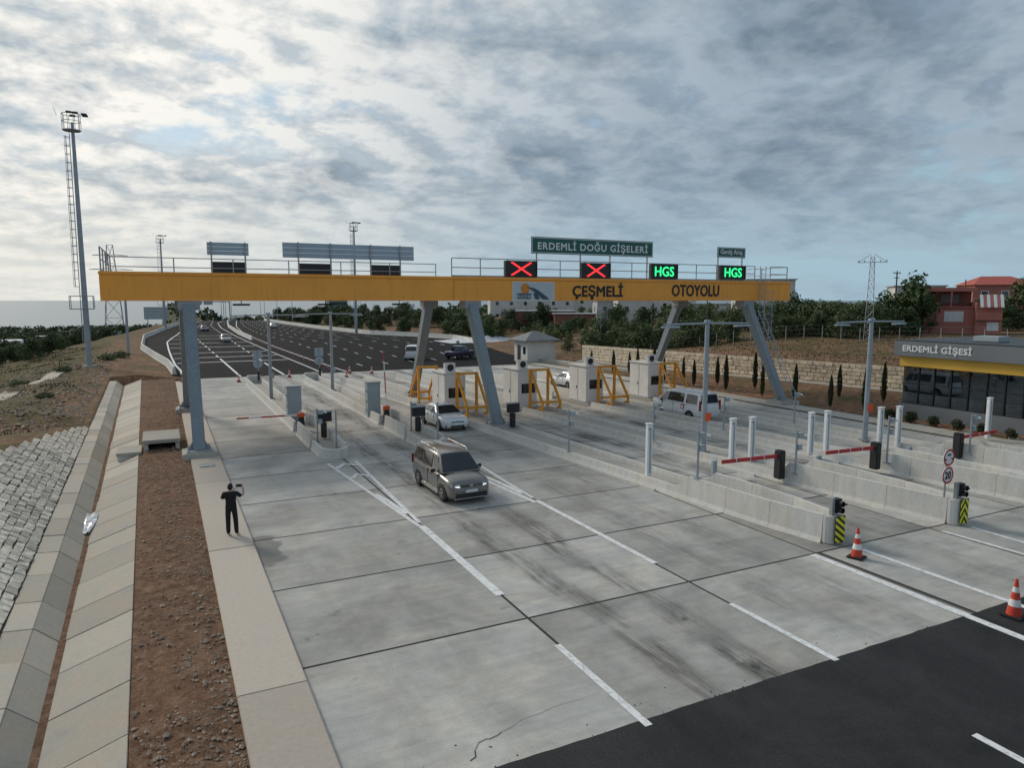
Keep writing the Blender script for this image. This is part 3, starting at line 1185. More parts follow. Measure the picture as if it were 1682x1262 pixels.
# a crack wandering over the near bay
cr = [(4.43, 10.56), (4.61, 10.77), (4.77, 10.96), (4.99, 10.97), (5.28, 11.06), (5.64, 11.17), (6.0, 11.26), (6.43, 11.32), (6.94, 11.34), (7.67, 11.37)]
m = MB()
for (x0_, y0_), (x1_, y1_) in zip(cr, cr[1:]):
    w_ = random.uniform(.008, .02) * (1.0 if x0_ < 5.2 else .45)
    xm, ym = (x0_ + x1_) / 2 + random.uniform(-.06, .06), (y0_ + y1_) / 2 + random.uniform(-.05, .05)
    for (a, b, c, d) in ((x0_, y0_, xm, ym), (xm, ym, x1_, y1_)):
        n_ = Vector((-(d - b), c - a)).normalized() * w_ / 2
        m.add([(a - n_.x, b - n_.y, .008), (c - n_.x, d - n_.y, .008), (c + n_.x, d + n_.y, .008), (a + n_.x, b + n_.y, .008)], [(0, 1, 2, 3)])
tag(m.obj('crack', 'joint_tar', fix=False), 'jagged dark crack in the nearest concrete bay', kind='structure')
# tar sealed joint beside line C
tag(MB().box(18.33, 18.43, 6.8, 15.0, .0, .0125).obj('joint_seal', 'joint_tar'), 'black tar joint beside the white line at right', kind='structure')

mw = marks('white lane markings on the dark motorway carriageways')


def along(f, y0, y1, step=4):
    n = max(1, int((y1 - y0) / step))
    return [(f(lerp(y0, y1, k / n)), lerp(y0, y1, k / n)) for k in range(n + 1)]


line('edge_line', along(lambda y: interp(MEDL, y) - 0.5, 79, 330), 0.2, '', parent=mw)
line('edge_line', along(lambda y: interp(MEDR, y) + 0.5, 79, 330), 0.2, '', parent=mw)
WL = [(88, 1.75), (97, 1.3), (112, 1.05), (126, 0.9), (150, 0.85), (165, 1.9), (181, 3.2), (215, 5.6), (260, 9.0), (300, 14.6), (345, 24)]
line('edge_line', along(lambda y: interp(WL, y), 84, 330), 0.24, '', parent=mw)
line('edge_line', along(lambda y: interp(MR, y) - 1.6, 150, 330), 0.2, '', parent=mw)
DA = [(78, 7.2), (120, 6.9), (160, 6.5), (220, 9.0), (266, 12.5), (345, 25.5)]
DB = [(78, 11.6), (91, 11.6), (167, 12.5), (241, 13.9), (300, 18.5), (345, 28)]
line('lane_line', along(lambda y: interp(DA, y), 78.6, 104), 0.24, '', parent=mw)
line('lane_line', along(lambda y: interp(DB, y), 78.6, 95), 0.24, '', parent=mw)
for tab, y0 in ((DA, 107), (DB, 98)):
    y = y0
    while y < 320:
        line('lane_dash', along(lambda q: interp(tab, q), y, y + 4), 0.2, '', parent=mw)
        y += 8
for y in (98.7, 107.1, 117, 130.6, 143.6, 159.4, 173):
    line('rumble_bar', [(interp(WL, y) + .3, y), (interp(MEDL, y) - .9, y)], 0.5, '', z=.008, parent=mw)
for k in range(1, 7):
    f = k / 7
    y = 84 + k * 1.2
    while y < 300:
        def fx(q, f=f):
            return lerp(interp(MEDR, q) + .6, interp(MR, q) - 1.6, f)
        if f < .75 or y < 150 or True:
            line('lane_dash', along(fx, y, y + 3.0), 0.15, '', parent=mw)
        y += 9

# ---- concrete barriers of the motorway
def barrier(name, tab, y0, y1, off, label, h=0.85, step=4.0, mat='precast'):
    r = thing(name, label, 'barrier', (interp(tab, y0) + off, y0, 0))
    y = y0
    while y < y1:
        b = y + step
        xa, xb = interp(tab, y + .02) + off, interp(tab, b - .02) + off
        ringa = [(xa + sx, y + .02, z + road_z(y)) for sx, z in ((-.28, 0), (.28, 0), (.2, .2), (.09, h), (-.09, h), (-.2, .2))]
        ringb = [(xb + sx, b - .02, z + road_z(b)) for sx, z in ((-.28, 0), (.28, 0), (.2, .2), (.09, h), (-.09, h), (-.2, .2))]
        MB().loft([ringa, ringb]).obj('segment', mat, r)
        y = b
    return r


barrier('concrete_barrier', ML, 84, 290, -0.45, 'curving concrete barrier along the left edge of the motorway')
barrier('concrete_barrier', MR, 116, 296, 0.5, 'pale concrete barrier along the right edge of the motorway', 0.9)
barrier('median_barrier', [((a[0] + b[0]) / 2, (a[1] + b[1]) / 2) for a, b in zip(MEDL[2:], MEDR[2:])], 150, 300, 0, 'low concrete median barrier between the two carriageways', 0.8)

# ================================================================ GANTRY
GY0, GY1 = 42.5, 51.5          # front face of the front beam, back face of the rear beam
GX0, GX1 = -2.75, 46.9
gan = thing('toll_gantry', 'huge yellow steel gantry spanning all toll lanes on slanted grey legs', 'gantry', (20, 47, 0))
for ya, yb, nm in ((GY0, GY0 + 1.0, 'front_beam'), (GY1 - 1.0, GY1, 'rear_beam')):
    bm_ = MB().box(GX0, GX1, ya, yb, 8.0, 9.32).obj(nm, 'beam_yellow', gan, bevel=0.02)
    MB().box(GX0 - .03, GX1 + .03, ya - .05, yb + .05, 9.325, 9.5).obj('top_flange', 'beam_yellow', bm_, bevel=0.02)
    MB().box(GX0 - .02, GX1 + .02, ya - .03, yb + .03, 7.955, 7.997).obj('bottom_flange', 'beam_yellow', bm_)
    for x in (16.95,):
        MB().box(x - .012, x + .012, ya - .006, ya - .001, 8.03, 9.3).obj('seam', 'black_paint', bm_)
MB().box(GX0, GX0 + .4, GY0 + 1.0, GY1 - 1.0, 8.1, 9.3).obj('end_beam', 'beam_yellow', gan)
MB().box(GX1 - .4, GX1, GY0 + 1.0, GY1 - 1.0, 8.1, 9.3).obj('end_beam', 'beam_yellow', gan)
MB().box(GX0 + .42, GX1 - .42, GY0 + 1.02, GY1 - 1.02, 9.36, 9.44).obj('walkway_deck', 'galvanised_dull', gan)
for x in (1.35, 18.3, 42.4):
    MB().box(x - .5, x + .5, GY0 + 1.01, GY1 - 1.01, 8.25, 9.25).obj('cross_beam', 'galvanised_dull', gan)


def leg(x, front):
    yt, yb = (43.0, 38.8) if front else (51.0, 54.9)
    hw = 0.29
    zb, zt = 0.42, 7.95
    m = MB()
    b4 = [(x - hw, yb - hw, zb), (x + hw, yb - hw, zb), (x + hw, yb + hw, zb), (x - hw, yb + hw, zb)]
    t4 = [(x - hw * 1.08, yt - .42, zt), (x + hw * 1.08, yt - .42, zt), (x + hw * 1.08, yt + .42, zt), (x - hw * 1.08, yt + .42, zt)]
    m.hexa(b4, t4)
    lg = m.obj('leg', 'leg_steel', gan, bevel=0.03)
    MB().box(x - .56, x + .56, yt - .5, yt + .5, 7.45, 7.95).obj('head_collar', 'galvanised_dull', lg, bevel=.02)
    MB().box(x - .62, x + .62, yb - .62, yb + .62, .36, .42).obj('base_plate', 'galvanised_dull', lg)
    m = MB()
    for sx in (-1, 1):
        for sy in (-1, 0, 1):
            m.tube((x + sx * .5, yb + sy * .48, .42), (x + sx * .5, yb + sy * .48, .56), .035, n=6)
        m.add([(x + sx * hw, yb - .02, .42), (x + sx * .56, yb - .02, .42), (x + sx * hw, yb - .02, .85), (x + sx * hw, yb + .02, .42), (x + sx * .56, yb + .02, .42), (x + sx * hw, yb + .02, .85)],
              [(0, 1, 2), (5, 4, 3), (0, 1, 4, 3), (1, 2, 5, 4), (2, 0, 3, 5)])
    m.obj('anchor_bolts', 'galvanised_dull', lg)
    MB().box(x - .8, x + .8, yb - .8, yb + .8, -.1, .36).obj('plinth', 'walk_concrete', lg, bevel=.03)


for x in (1.42, 18.3, 42.4):
    leg(x, True)
    leg(x, False)


def railing(parent, pts, zb=9.5, h=1.2, step=1.9, r=0.03, name='railing'):
    """posts and two rails along a polyline"""
    rl = None
    m = MB()
    for a, b in zip(pts, pts[1:]):
        for z in (h, h * .5):
            m.tube((a[0], a[1], zb + z), (b[0], b[1], zb + z), r, n=6)
        m.bar((a[0], a[1], zb + .06), (b[0], b[1], zb + .06), .012, .1)
    rl = m.obj(name, 'galvanised_dull', parent)
    pm = MB().tube((0, 0, 0), (0, 0, h), r * 1.25, n=6).mesh('rail_post', 'galvanised_dull')
    base = Vector(rl.parent.location)
    for a, b in zip(pts, pts[1:]):
        L = math.hypot(b[0] - a[0], b[1] - a[1])
        n = max(1, round(L / step))
        for k in range(n + 1):
            x, y = lerp(a[0], b[0], k / n), lerp(a[1], b[1], k / n)
            share('rail_post', pm, rl, Vector((x, y, zb)) - base)
    return rl


railing(gan, [(GX0 + .1, GY0 + .1), (GX0 + .1, GY1 - .35)], h=1.25)
railing(gan, [(GX0 + .1, GY1 - .45), (18.9, GY1 - .45)], step=3.4)
railing(gan, [(16.95, GY0 + .35), (43.2, GY0 + .35)], step=2.05)
railing(gan, [(44.9, GY0 + .35), (GX1 - .1, GY0 + .35), (GX1 - .1, GY1 - .3)], step=2.4)
# sensors hanging under the beam
for x, y in ((5.0, 51.6), (10.7, 51.6), (16.2, 51.6)):
    m = MB().box(x - .55, x + .55, y, y + .25, 7.62, 7.75)
    m.tube((x, y + .12, 7.75), (x, y + .12, 8.0), .03)
    m.obj('lane_sensor', 'black_plastic', gan)
# caged ladder on the right front leg
m = MB()
lx = 43.9
P0, P1 = Vector((lx, 38.3, .45)), Vector((lx, 42.25, 7.2))
for sx in (-.25, .25):
    m.tube(P0 + Vector((sx - .55, 0, 0)), P1 + Vector((sx - .55, 0, 0)), .03, n=5)
n = 24
for k in range(n):
    q = P0.lerp(P1, (k + .5) / n) + Vector((-.55, 0, 0))
    m.tube(q - Vector((.25, 0, 0)), q + Vector((.25, 0, 0)), .018, n=5)
for sx in (-.3, .3):
    m.tube((lx - .35 + sx, 42.3, 6.0), (lx - .35 + sx, 42.3, 10.7), .03, n=5)
for k in range(15):
    z = 6.2 + k * .3
    m.tube((lx - .65, 42.3, z), (lx - .05, 42.3, z), .018, n=5)
lad = m.obj('ladder', 'galvanised', gan)
m = MB()
for k in range(7):
    z = 5.0 + k * .62
    pts = [(lx - .35 + .42 * math.cos(a), 41.75 - .45 * math.sin(a) * 1.0, z) for a in [math.pi * i / 8 for i in range(9)]]
    m.path(pts, .018, 4)
for i in (1, 3, 4, 5, 7):
    a = math.pi * i / 8
    m.tube((lx - .35 + .42 * math.cos(a), 41.75 - .45 * math.sin(a), 5.0), (lx - .35 + .42 * math.cos(a), 41.75 - .45 * math.sin(a), 8.8), .014, n=4)
m.obj('ladder_cage', 'galvanised', lad)

# ---- lettering and emblem on the front beam
YF = GY0 - 0.008
text_obj('ÇEŞMELİ', 'lettering', 'black_paint', gan, 27.95, YF, 8.05, 4.2, 1.18, .02, 0.028, spacing=1.03)
text_obj('OTOYOLU', 'lettering', 'black_paint', gan, 36.85, YF, 8.3, 4.6, .84, .02, 0.035)
em = thing('emblem_panel', 'pale panel with orange sun and dark road emblem on the beam', 'sign panel', (22.73, GY0, 8.0))
MB().box(21.15, 24.32, GY0 - .05, GY0 - .012, 7.98, 9.2).obj('panel', 'logo_ground', em)
m = MB()
for a, b in (((21.13, 7.96), (24.34, 8.0)), ((21.13, 9.18), (24.34, 9.22)), ((21.13, 8.0), (21.17, 9.18)), ((24.3, 8.0), (24.34, 9.18))):
    m.box(a[0], b[0], GY0 - .058, GY0 - .01, a[1], b[1])
m.obj('frame', 'sign_white', em)
disc = [(22.08 + .33 * math.cos(a) * 1.0, 8.78 + .33 * math.sin(a)) for a in [2 * math.pi * i / 24 for i in range(24)]]
MB().prism(disc, 'y', GY0 - .066, GY0 - .052).obj('sun_disc', 'logo_orange', em)
road = [(22.2, 8.87), (22.55, 8.86), (22.9, 8.75), (23.3, 8.52), (23.7, 8.25), (23.95, 8.05), (23.45, 8.05), (23.15, 8.28), (22.8, 8.55), (22.45, 8.75)]
MB().prism(road, 'y', GY0 - .078, GY0 - .068).obj('road_sweep', 'logo_slate', em)
road = [(22.95, 8.55), (23.2, 8.05), (22.85, 8.05), (22.7, 8.45)]
MB().prism(road, 'y', GY0 - .076, GY0 - .068).obj('road_sweep', 'logo_slate', em)
text_obj('MERSİN', 'emblem_text', 'black_paint', em, 22.0, GY0 - .068, 8.29, 1.0, .23, .008, .02)
text_obj('OTOYOLU', 'emblem_text', 'black_paint', em, 22.0, GY0 - .068, 8.06, 1.0, .18, .008, .02)


# ---- overhead signs on posts
def board(name, label, x0, x1, z0, z1, y, posts, txt=None, tw=0, th=0, tz=0, spacing=1.0):
    s = thing(name, label, 'sign', ((x0 + x1) / 2, y, 9.5))
    MB().box(x0, x1, y - .03, y + .03, z0, z1).obj('panel', 'sign_green', s, bevel=.008)
    m = MB()
    b = .05
    for a in ((x0 + .04, x1 - .04, z1 - .09, z1 - .05), (x0 + .04, x1 - .04, z0 + .05, z0 + .09), (x0 + .04, x0 + .08, z0 + .09, z1 - .09), (x1 - .08, x1 - .04, z0 + .09, z1 - .09)):
        m.box(a[0], a[1], y - .037, y - .0305, a[2], a[3])
    m.obj('border', 'sign_white', s)
    for px in posts:
        MB().bar((px, y + .08, 9.45), (px, y + .08, z1 - .05), .08).obj('post', 'galvanised_dull', s)
    if txt:
        text_obj(txt, 'lettering', 'sign_white', s, (x0 + x1) / 2, y - .031, tz, tw, th, .008, .02, spacing=spacing)


board('name_sign', 'long green name sign with white capitals above the gantry', 22.75, 32.95, 11.15, 12.28, 42.86, (23.2, 26.7, 29.2, 32.5), 'ERDEMLİ DOĞU GİŞELERİ', 9.2, .76, 11.32, 1.12)
board('lane_sign', 'small green sign on posts above the rightmost display', 39.2, 42.1, 11.32, 12.12, 42.86, (39.35, 41.85), 'Geniş Araç', 2.3, .45, 11.5)


def back_board(label, x0, x1, z0, z1, posts):
    y = 51.75
    s = thing('road_sign', label, 'sign', ((x0 + x1) / 2, y, 9.5))
    n = 3
    for k in range(n):
        a, b = lerp(z0, z1, k / n), lerp(z0, z1, (k + 1) / n)
        MB().box(x0, x1, y - .02, y + .02, a + .006, b - .006).obj('plank', 'sign_back', s, bevel=.005)
    for px in posts:
        MB().bar((px, y - .09, 9.2), (px, y - .09, z1 + .04), .1).obj('post', 'galvanised_dull', s)


back_board('short grey back of a sign on two posts above the left lane', 3.0, 5.62, 11.0, 11.85, (3.25, 5.38))
back_board('long grey back of a sign on four posts above the beam', 7.85, 17.4, 10.95, 12.0, (8.9, 11.15, 14.05, 16.3))


def led(label, x0, x1, z0, z1, y, kind):
    s = thing('led_display', label, 'display', ((x0 + x1) / 2, y, 9.5), group='lane displays on the gantry')
    sg = 1 if kind else -1
    MB().box(x0, x1, y, y + .28, z0, z1).obj('housing', 'black_plastic', s, bevel=.015)
    if not kind:
        for px in (x0 + .3, x1 - .3):
            MB().bar((px, y + .34, 9.3), (px, y + .34, z1), .08).obj('post', 'galvanised_dull', s)
        return s
    m = MB()
    for a in ((x0, x1, z1 - .06, z1), (x0, x1, z0, z0 + .06), (x0, x0 + .06, z0 + .06, z1 - .06), (x1 - .06, x1, z0 + .06, z1 - .06)):
        m.box(a[0], a[1], y - .05, y - .002, a[2], a[3])
    m.obj('hood_frame', 'black_paint', s)
    cx, cz = (x0 + x1) / 2, (z0 + z1) / 2
    if kind == 'x':
        for sg in (1, -1):
            m = MB()
            for k in range(13):
                t = (k - 6) / 6
                for o_ in (-.05, .05):
                    m.cbox((cx + t * .68 + o_, y - .012, cz + sg * t * .40), (.085, .016, .075))
            m.obj('cross_stroke', 'led_red', s)
    else:
        text_obj('HGS', 'lettering', 'led_green', s, cx, y - .004, cz - .35, 1.75, .7, .014, .02)
    for px in (x0 + .3, x1 - .3):
        MB().bar((px, y + .2, 9.42), (px, y + .2, z0 + .01), .08).obj('post', 'galvanised_dull', s)
    return s


led('black back of a lane display under the short sign back', 3.2, 5.4, 9.72, 10.56, 51.62, None)
led('black back of a lane display under the left end of the long sign back', 8.9, 11.15, 9.72, 10.58, 51.62, None)
led('black back of a lane display under the right end of the long sign back', 14.05, 16.3, 9.72, 10.58, 51.62, None)
led('display showing a red cross under the left end of the green name sign', 20.75, 23.15, 9.56, 10.62, 42.75, 'x')
led('display showing a red cross under the middle of the green name sign', 26.7, 29.15, 9.56, 10.62, 42.75, 'x')
led('display showing green letters under the right end of the name sign', 32.75, 35.25, 9.6, 10.66, 42.75, 'h')
led('display showing green letters under the small green lane sign', 39.5, 42.1, 9.62, 10.72, 42.75, 'h')

# ================================================================ TOLL ISLANDS
def wall_run(root, fx, y0, y1, h, t=0.17, step=3.0, dirn=1, name='wall_segment', mat='precast'):
    """row of precast pieces; fx(y) is the outer face, dirn points into the island"""
    n = max(1, round((y1 - y0) / step))
    for k in range(n):
        a, b = lerp(y0, y1, k / n) + .007, lerp(y0, y1, (k + 1) / n) - .007
        ha = h(a) if callable(h) else h
        hb = h(b) if callable(h) else h
        xa, xb = fx(a), fx(b)
        foot, bt = .07, .035
        ra = [(xa - dirn * foot, a, 0), (xa + dirn * (t + .03), a, 0), (xa + dirn * t, a, ha), (xa + dirn * bt, a, ha), (xa, a, .16)]
        rb = [(xb - dirn * foot, b, 0), (xb + dirn * (t + .03), b, 0), (xb + dirn * t, b, hb), (xb + dirn * bt, b, hb), (xb, b, .16)]
        MB().loft([ra, rb]).obj(name, mat, root)


def notch(root, fx, y0, y1, h0, h1, dirn, t=.17, mat='precast'):
    """piece whose top sweeps up from the low wall to the high nose"""
    m = MB()
    rings = []
    for k in range(9):
        y = lerp(y1 - .004, y0 + .004, k / 8)
        hh = lerp(h0, h1, (k / 8) ** 2.2)
        x = fx(y)
        rings.append([(x - dirn * .07, y, 0), (x + dirn * (t + .03), y, 0), (x + dirn * t, y, hh), (x + dirn * .035, y, hh), (x, y, .16)])
    m.loft(rings)
    m.obj('sweep_piece', mat, root)


NL = [18.85, 24.5, 30.0, 35.3]
BL = [17.0, 22.7, 28.5, 34.3]
LOW, HIGH = 0.40, 0.95
isl_names = ['toll island with the yellow diagonal hazard board on its high nose', 'toll island with the yellow chevron board and round signs on its nose',
             'toll island third from the nose with the diagonal board', 'rightmost toll island before the office walk']


def isl_l(k, y):
    return lerp(NL[k], BL[k], (y - 18) / 27.0)


def isl_r(k, y):
    return isl_l(k, y) + lerp(1.5, 2.1, (y - 18) / 27.0)


for k in range(4):
    r = thing('toll_island', isl_names[k], 'toll island', (NL[k] + .8, 20, 0), group='toll islands of the right lanes')
    ny = (15.35, 14.75, 14.3, 13.9)[k]

    def fl(y, k=k):
        if y < 18.2:
            return lerp(isl_l(k, 18.2), isl_l(k, 18.2) + .42, (18.2 - y) / (18.2 - ny))
        return isl_l(k, y)

    def fr(y, k=k):
        if y < 18.2:
            return lerp(isl_r(k, 18.2), isl_r(k, 18.2) - .42, (18.2 - y) / (18.2 - ny))
        return isl_r(k, y)
    wall_run(r, fl, ny + .3, 21.6, HIGH, step=2.0, dirn=1)
    wall_run(r, fr, ny + .3, 21.6, HIGH, step=2.0, dirn=-1)
    notch(r, fl, 21.6, 22.7, LOW, HIGH, 1)
    notch(r, fr, 21.6, 22.7, LOW, HIGH, -1)
    wall_run(r, fl, 22.7, 44.2, LOW, step=3.1, dirn=1)
    wall_run(r, fr, 22.7, 44.2, LOW, step=3.1, dirn=-1)
    wall_run(r, fl, 49.5, 69, .62, step=3.2, dirn=1)
    wall_run(r, fr, 49.5, 69, .62, step=3.2, dirn=-1)
    for f_, s_ in ((fl, -1), (fr, 1)):
        for a, b in ((23.2, 30.2), (30.2, 37.2), (37.2, 44.2)):
            o0, o1 = .2 * s_, .3 * s_
            q = [(f_(a) + o0, a + .004, 0), (f_(a) + o1, a + .004, 0), (f_(b) + o1, b - .004, 0), (f_(b) + o0, b - .004, 0)]
            if s_ < 0:
                q = [q[1], q[0], q[3], q[2]]
            MB().hexa(q, [(p[0], p[1], .1) for p in q]).obj('kerb_piece', 'precast', r)
    # rounded nose
    xa, xb = fl(ny + .3), fr(ny + .3)
    c = (xa + xb) / 2
    w = (xb - xa) / 2
    pol = [(c + w * 1.0 * math.cos(a), ny + .29 - .36 * math.sin(a)) for a in [math.pi * i / 10 for i in range(11)]]
    MB().prism(pol, 'z', 0, HIGH).obj('nose', 'precast', r, bevel=.03)
    b4 = [(fl(ny + .4) + .2, ny + .4, 0), (fr(ny + .4) - .2, ny + .4, 0), (isl_r(k, 18.2) - .2, 18.2, 0), (isl_l(k, 18.2) + .2, 18.2, 0)]
    MB().hexa(b4, [(p[0], p[1], .2) for p in b4]).obj('floor', 'walk_concrete', r)
    b4 = [(isl_l(k, 18.2) + .2, 18.21, 0), (isl_r(k, 18.2) - .2, 18.21, 0), (isl_r(k, 69) - .2, 69, 0), (isl_l(k, 69) + .2, 69, 0)]
    MB().hexa(b4, [(p[0], p[1], .2) for p in b4]).obj('floor', 'walk_concrete', r)
    MB().box(BL[k] - .05, BL[k] + 2.15, 44.4, 49.3, 0, .215).obj('booth_plinth', 'walk_concrete', r, bevel=.02)

for k, (x0, x1, lab) in enumerate(((6.92, 8.36, 'leftmost toll island with rounded low nose and barrier boxes'), (12.25, 13.72, 'toll island behind the taupe van with grey cabinet'))):
    r = thing('toll_island', lab, 'toll island', ((x0 + x1) / 2, 36, 0), group='toll islands of the left lanes')
    cx = (x0 + x1) / 2
    w = (x1 - x0) / 2
    # low rounded nose
    rings = []
    m = MB()
    pol = [(cx + w * math.cos(a), 36.0 - .85 * math.sin(a)) for a in [math.pi * i / 12 for i in range(13)]]
    inn = [(cx + (w - .24) * math.cos(a), 36.0 - .62 * math.sin(a)) for a in [math.pi * i / 12 for i in range(13)]]
    vs, fs = [], []
    for (px, py), (qx, qy) in zip(pol, inn):
        vs += [(cx + (px - cx) * 1.06, py - .03, 0), (px, py, .5), (qx, qy, .5), (qx, qy, .1)]
    for i in range(12):
        for j in range(3):
            a = i * 4 + j
            fs.append((a, a + 1, a + 5, a + 4))
    m.add(vs, fs)
    m.obj('nose', 'precast', r, fix=True, smooth=True)
    wall_run(r, lambda y: x0, 36.02, 38.2, .5, step=2.2, dirn=1)
    wall_run(r, lambda y: x1, 36.02, 38.6, .62, step=2.5, dirn=-1)
    wall_run(r, lambda y: x0 - .03, 38.5, 42.6, .82, step=2.1, dirn=1)
    wall_run(r, lambda y: x1 + .03, 39.4, 46, .72, step=2.2, dirn=-1)
    wall_run(r, lambda y: x0, 44.0, 70.5, .62, step=3.2, dirn=1)
    wall_run(r, lambda y: x1, 47.0, 70.5, .62, step=3.2, dirn=-1)
    MB().box(x0 + .1, x1 - .1, 70.3, 70.8, 0, .9).obj('end_block', 'precast', r, bevel=.05)
    MB().box(x0 + .23, x1 - .23, 35.4, 70.2, 0, .18).obj('floor', 'walk_concrete', r)

# ---- toll booths
def booth_proto():
    b = thing('toll_booth', 'x', 'toll booth')
    W, D, H = 1.55, 2.5, 2.72
    MB().box(0, W, 0, D, 0, H).obj('cabin', 'booth_white', b, bevel=.03, local=True)
    MB().box(-.07, W + .07, -.07, D + .07, H + .003, H + .1).obj('roof', 'booth_white', b, bevel=.02, local=True)
    MB().box(.28, 1.4, -.012, -.001, 1.05, 1.75).obj('front_window', 'dark_glass', b, local=True)
    m = MB()
    for z in (.0, H - .1):
        m.box(-.012, -.001, .02, D - .02, z + .02, z + .08)
    m.box(-.012, -.001, D * .48, D * .5, .1, H - .1)
    m.obj('side_trim', 'cabinet_grey', b, local=True)
    MB().box(-.03, -.013, 1.35, 1.42, 1.0, 1.2).obj('door_handle', 'black_plastic', b, local=True)
    MB().box(W + .001, W + .012, .5, 1.9, 1.05, 1.85).obj('side_window', 'dark_glass', b, local=True)
    ac = MB().box(.2, .95, .35, .75, H + .104, H + .72).obj('air_unit', 'booth_white', b, bevel=.02, local=True)
    rng_ = [(.575 + .24 * math.cos(a), H + .41 + .24 * math.sin(a)) for a in [2 * math.pi * i / 16 for i in range(16)]]
    MB().prism(rng_, 'y', .338, .349).obj('fan_grille', 'black_plastic', ac, local=True)
    return b


bp = booth_proto()
BX = [17.2, 22.85, 28.65, 34.45]
blab = ['white booth behind the white sedan, leftmost of the four', 'white booth right of the middle gantry leg', 'white booth third from the left with a yellow frame', 'rightmost white booth left of the white minibus']
for k in range(4):
    place(bp, k == 0, (BX[k], 45.0, .22), 0, blab[k], 'toll booths with air units')


def guard_proto():
    """yellow crash frame: portal with two raking struts and a low hoop"""
    g = thing('crash_guard', 'x', 'crash frame')
    W, H = 1.45, 2.9
    for x in (0, W):
        MB().bar((x, 0, 0), (x, 0, H), .17, .17).obj('post', 'guard_yellow', g, bevel=.01, local=True)
    MB().bar((.086, 0, H - .09), (W - .086, 0, H - .09), .16, .16).obj('top_bar', 'guard_yellow', g, local=True)
    MB().bar((.086, 0, .45), (W - .086, 0, .45), .13, .13).obj('low_bar', 'guard_yellow', g, local=True)
    for x in (0, W):
        MB().bar((x, -.07, H - .12), (x, -1.75, .75), .15, .15).obj('strut', 'guard_yellow', g, bevel=.01, local=True)
        MB().bar((x, -1.8, 0), (x, -1.8, .82), .13, .13).obj('foot_post', 'guard_yellow', g, local=True)
        MB().bar((x, -1.73, .35), (x, -1.0, .05), .09, .09).obj('foot_brace', 'guard_yellow', g, local=True)
    MB().bar((.066, -1.8, .72), (W - .066, -1.8, .72), .16, .16).obj('bumper_bar', 'guard_yellow', g, local=True)
    return g


gp = guard_proto()
glab = ['yellow crash frame in front of the leftmost booth', 'yellow crash frame in front of the second booth', 'yellow crash frame in front of the third booth', 'yellow crash frame in front of the rightmost booth']
for k in range(4):
    place(gp, k == 0, (BX[k] + .62, 44.3, .2), 0, glab[k], 'yellow crash frames')
o = place(gp, False, (BX[0] + 1.25, 49.9, .2), math.pi, 'yellow crash frame behind the leftmost booth', 'yellow crash frames')

# ---- white sensor columns, slim posts
def column(x, y, label, h=2.0, z=.2, r=.15):
    c = thing('sensor_column', label, 'column', (x, y, z), group='white sensor columns')
    MB().box(x - r, x + r, y - .1, y + .1, z, z + h).obj('housing', 'white_paint', c, bevel=.03)
    MB().box(x - r - .02, x + r + .02, y - .12, y + .12, z + h + .002, z + h + .05).obj('cap', 'white_paint', c, bevel=.01)
    MB().box(x - .05, x + .05, y - .106, y - .1005, z + .2, z + h - .12).obj('lens_strip', 'cabinet_grey', c)
    MB().cbox((x - r + .06, y - .11, z + h - .2), (.05, .018, .05)).obj('sensor_eye', 'black_plastic', c)


column(18.72, 24.3, 'white sensor column on the wall of the island with the diagonal board', 2.35, .3, .13)
column(24.2, 25.0, 'left white column of the pair on the chevron island', 2.15)
column(25.35, 24.9, 'right white column of the pair on the chevron island', 2.15)
column(29.05, 24.6, 'left white column of the pair behind the second red arm', 2.15)
column(30.2, 24.6, 'right white column of the pair behind the second red arm', 2.15)
column(33.75, 24.2, 'left white column of the pair near the round signs', 2.15)
column(34.95, 24.0, 'right white column of the pair near the round signs', 2.15)
column(41.6, 23.2, 'white column on the walk before the office shrubs', 2.3)


def slim(x, y, label, h=2.1, z=.45, box=True):
    s = thing('reader_post', label, 'post', (x, y, z), group='slim reader posts')
    MB().tube((x, y, z), (x, y, z + h), .045, n=8).obj('pole', 'galvanised', s)
    if box:
        MB().box(x + .06, x + .32, y - .1, y + .08, z + h - .32, z + h - .1).obj('reader_box', 'cabinet_grey', s, bevel=.01)
        MB().tube((x + .32, y, z + h - .2), (x + .5, y - .12, z + h - .24), .05, n=8).obj('camera_barrel', 'white_paint', s)
        MB().box(x + .05, x + .26, y - .1, y + .08, z + h - .85, z + h - .6).obj('reader_box', 'cabinet_grey', s, bevel=.01)
    MB().box(x - .11, x + .11, y - .11, y + .11, z, z + .03).obj('foot', 'galvanised', s)


slim(18.1, 30.0, 'slim reader post on the wall right of the middle gantry leg')
slim(18.75, 21.2, 'slim reader post at the step of the diagonal board wall', 1.95, .95)
slim(23.55, 30.2, 'slim reader post before the white minibus', 2.0)
slim(29.1, 30.8, 'slim reader post left of the right gantry leg foot', 2.0)
slim(24.3, 21.3, 'slim reader post at the step of the chevron wall', 1.9, .5)
slim(29.75, 20.9, 'slim reader post at the step left of the round signs', 2.2, .5)
slim(34.6, 30.6, 'slim reader post right of the right gantry leg foot', 2.0)
slim(35.2, 20.4, 'slim reader post near the third red arm', 2.0, .5)
slim(8.0, 37.0, 'slim post on the nose of the leftmost island', 2.1, .12, False)
slim(7.45, 39.2, 'slim reader post beside the orange topped barrier box', 1.9, .15)
slim(13.4, 36.2, 'slim post on the island behind the taupe van', 2.3, .12, False)
slim(13.2, 40.2, 'slim reader post left of the white sedan', 1.8, .15)

